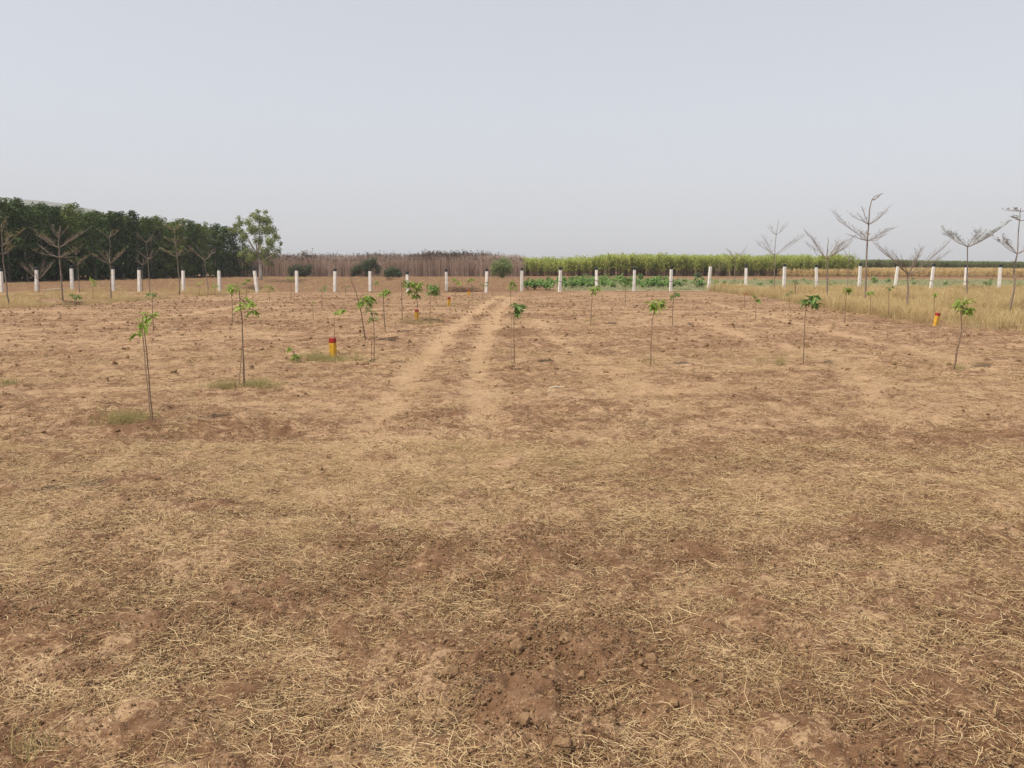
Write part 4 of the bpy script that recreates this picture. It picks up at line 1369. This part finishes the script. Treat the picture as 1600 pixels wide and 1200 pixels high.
# leafy vegetable plants in rows beyond the posts
def veg_proto(seed):
    rg = random.Random(seed); st = MB(); lv = MB()
    for k in range(7):
        a = rg.random() * 6.28; L = rg.uniform(.3, .62); h = rg.uniform(.35, .8)
        e = Vector((math.cos(a) * L * .6, math.sin(a) * L * .6, h))
        st.tube([(0, 0, -.05), e * .5 + Vector((0, 0, .05)), e], [.015, .011, .005], 4)
        for _ in range(12):
            b = rg.random() * 6.28
            p = e * rg.uniform(.45, 1.05)
            lv.leaf(p, (math.cos(b), math.sin(b), rg.uniform(-.2, .5)), (0, 0, 1), rg.uniform(.14, .26), rg.uniform(.09, .14), .4)
    return st.mesh('stem', ['sapling_stem']), lv.mesh('foliage', ['veg_leaf'])
VP = [veg_proto(k) for k in range(4)]

def veg_plant(px, py, s, q, label, group, name='crop_plant'):
    b = gp(px, py)
    root = empty(name, (b[0], b[1], -.01))
    root.rotation_euler = (0, 0, random.random() * 6.28)
    root.scale = (s, s, s * random.uniform(.85, 1.15))
    link('stem', VP[q][0], root); link('foliage', VP[q][1], root)
    tag(root, label, 'plant', group)
rg = random.Random(3)
for row, (py, x0, x1, step, s) in enumerate(((453, 824, 866, 9, 1.0), (450, 824, 1056, 8.5, .9), (446.5, 830, 1056, 9, .9), (443, 845, 1050, 9.5, .9), (440, 870, 1050, 10, .9))):
    x = x0
    while x < x1:
        if rg.random() < .86:
            veg_plant(x + rg.uniform(-3, 3), py + rg.uniform(-.8, .8), s * rg.uniform(.75, 1.15), rg.randrange(4), 'green leafy crop plant in the patch behind the central posts', 'leafy plants in the crop patch')
        x += step
for (px, py, s) in ((1004, 451, .6), (1020, 449, 1.0), (1036, 445, .55), (1064, 449, .9), (1071, 443, .7), (1090, 450, 1.15), (1097, 450, .8), (1131, 447, .6), (1144, 449, .6), (1188, 447, .55), (1206, 444, .55),
                    (1262, 446, .5), (1300, 452, .8), (1311, 450, .5), (1367, 444, .95), (1387, 442, .75), (1426, 438, .5), (1427, 446, .5), (1477, 446, .55), (1543, 450, .75), (1595, 453, .7), (1255, 440, .5), (1180, 439, .45)):
    veg_plant(px, py, s, rg.randrange(4), 'single small leafy plant on the grey green field', 'single plants on the weedy field', 'field_plant')

# ------------------------------------------------------------------ BRUSH, STICKS, SCRAPS
def brush(px, py, wpx, hpx, n, label, seed, mat='brush_wood', r=.012):
    rg = random.Random(seed)
    b = gp(px, py); s = b[1] / F
    root_o = Vector((b[0], b[1], 0))
    mb = MB()
    for _ in range(n):
        L = rg.uniform(.3, .9) * wpx * s * .6
        a = rg.random() * 6.28
        c = Vector((rg.gauss(0, wpx * s * .22), rg.gauss(0, wpx * s * .15), abs(rg.gauss(0, hpx * s * .35)) + .01))
        d = Vector((math.cos(a), math.sin(a), rg.uniform(-.1, .6))).normalized()
        p0 = c - d * L * .5; p0.z = max(p0.z, .0)
        mb.tube([p0, c + Vector((0, 0, rg.gauss(0, .03))), c + d * L * .5], [r, r * .8, r * .35], 4)
    o = part('brush_heap', mb, mat, loc=root_o)
    tag(o, label, 'brush heap')
brush(720, 456, 58, 9, 150, 'dark heap of cut brushwood between the central posts', 1)
brush(392, 455, 34, 13, 130, 'brown brush heap at the foot of the leaning post', 2)
brush(1528, 455, 34, 12, 170, 'dry brown brush heap behind the flat topped tree', 3)
brush(112, 476, 36, 5, 40, 'few fallen sticks under the wide bare tree', 4, r=.016)
brush(610, 438, 16, 8, 60, 'small reddish brush heap behind the post on the fallow ground', 5)
brush(445, 441, 60, 3, 80, 'low line of cut brush beside the pale tree', 6)

def stick(p, q, r, label, mat, name='fallen_stick'):
    a, b = gp(*p), gp(*q)
    za, zb = [float(height(np.array([v[0]]), np.array([v[1]]), 1.0)[0]) for v in (a, b)]
    A = Vector((a[0], a[1], max(za, 0) + r)); B = Vector((b[0], b[1], max(zb, 0) + r))
    mb = MB(); mb.tube([A, A.lerp(B, .5) + Vector((0, r, r)), B], [r, r * 1.05, r * .8], 6)
    o = part(name, mb, mat)
    tag(o, label, 'stick')
stick((858, 607), (882, 606), .010, 'short pale stick lying on the straw of the open field', 'pale_wood')
stick((68, 455), (102, 453.5), .045, 'long pale pole lying on the ground by the grove', 'pale_wood', 'fallen_pole')
stick((570, 570), (588, 566), .012, 'grey stick lying at the foot of the sparse thin sapling', 'stake_wood')

# ------------------------------------------------------------------ HAZE: the dusty air itself
def haze():
    mb = MB()
    X, Y0, Y1, Z0, Z1 = 2700.0, -2700.0, 2700.0, -2.0, 190.0
    for z in (Z0, Z1):
        for x, y in ((-X, Y0), (X, Y0), (X, Y1), (-X, Y1)):
            mb.v.append(Vector((x, y, z))); mb.t.append(.5)
    mb.f = [(3, 2, 1, 0), (4, 5, 6, 7), (0, 1, 5, 4), (1, 2, 6, 5), (2, 3, 7, 6), (3, 0, 4, 7)]
    mb.mi = [0] * 6
    m = bpy.data.materials.new('haze_air')
    m.use_nodes = True
    nt = m.node_tree
    nt.nodes.clear()
    out = nt.nodes.new('ShaderNodeOutputMaterial')
    v = nt.nodes.new('ShaderNodeVolumePrincipled')
    v.inputs['Color'].default_value = (0.90, 0.93, 1.0, 1)
    v.inputs['Density'].default_value = 0.00038
    v.inputs['Anisotropy'].default_value = 0.0
    nt.links.new(v.outputs[0], out.inputs['Volume'])
    MATS['haze_air'] = m
    o = part('haze', mb, 'haze_air')
    tag(o, 'pale dusty haze hanging over the whole field', 'haze', kind='stuff')
haze()
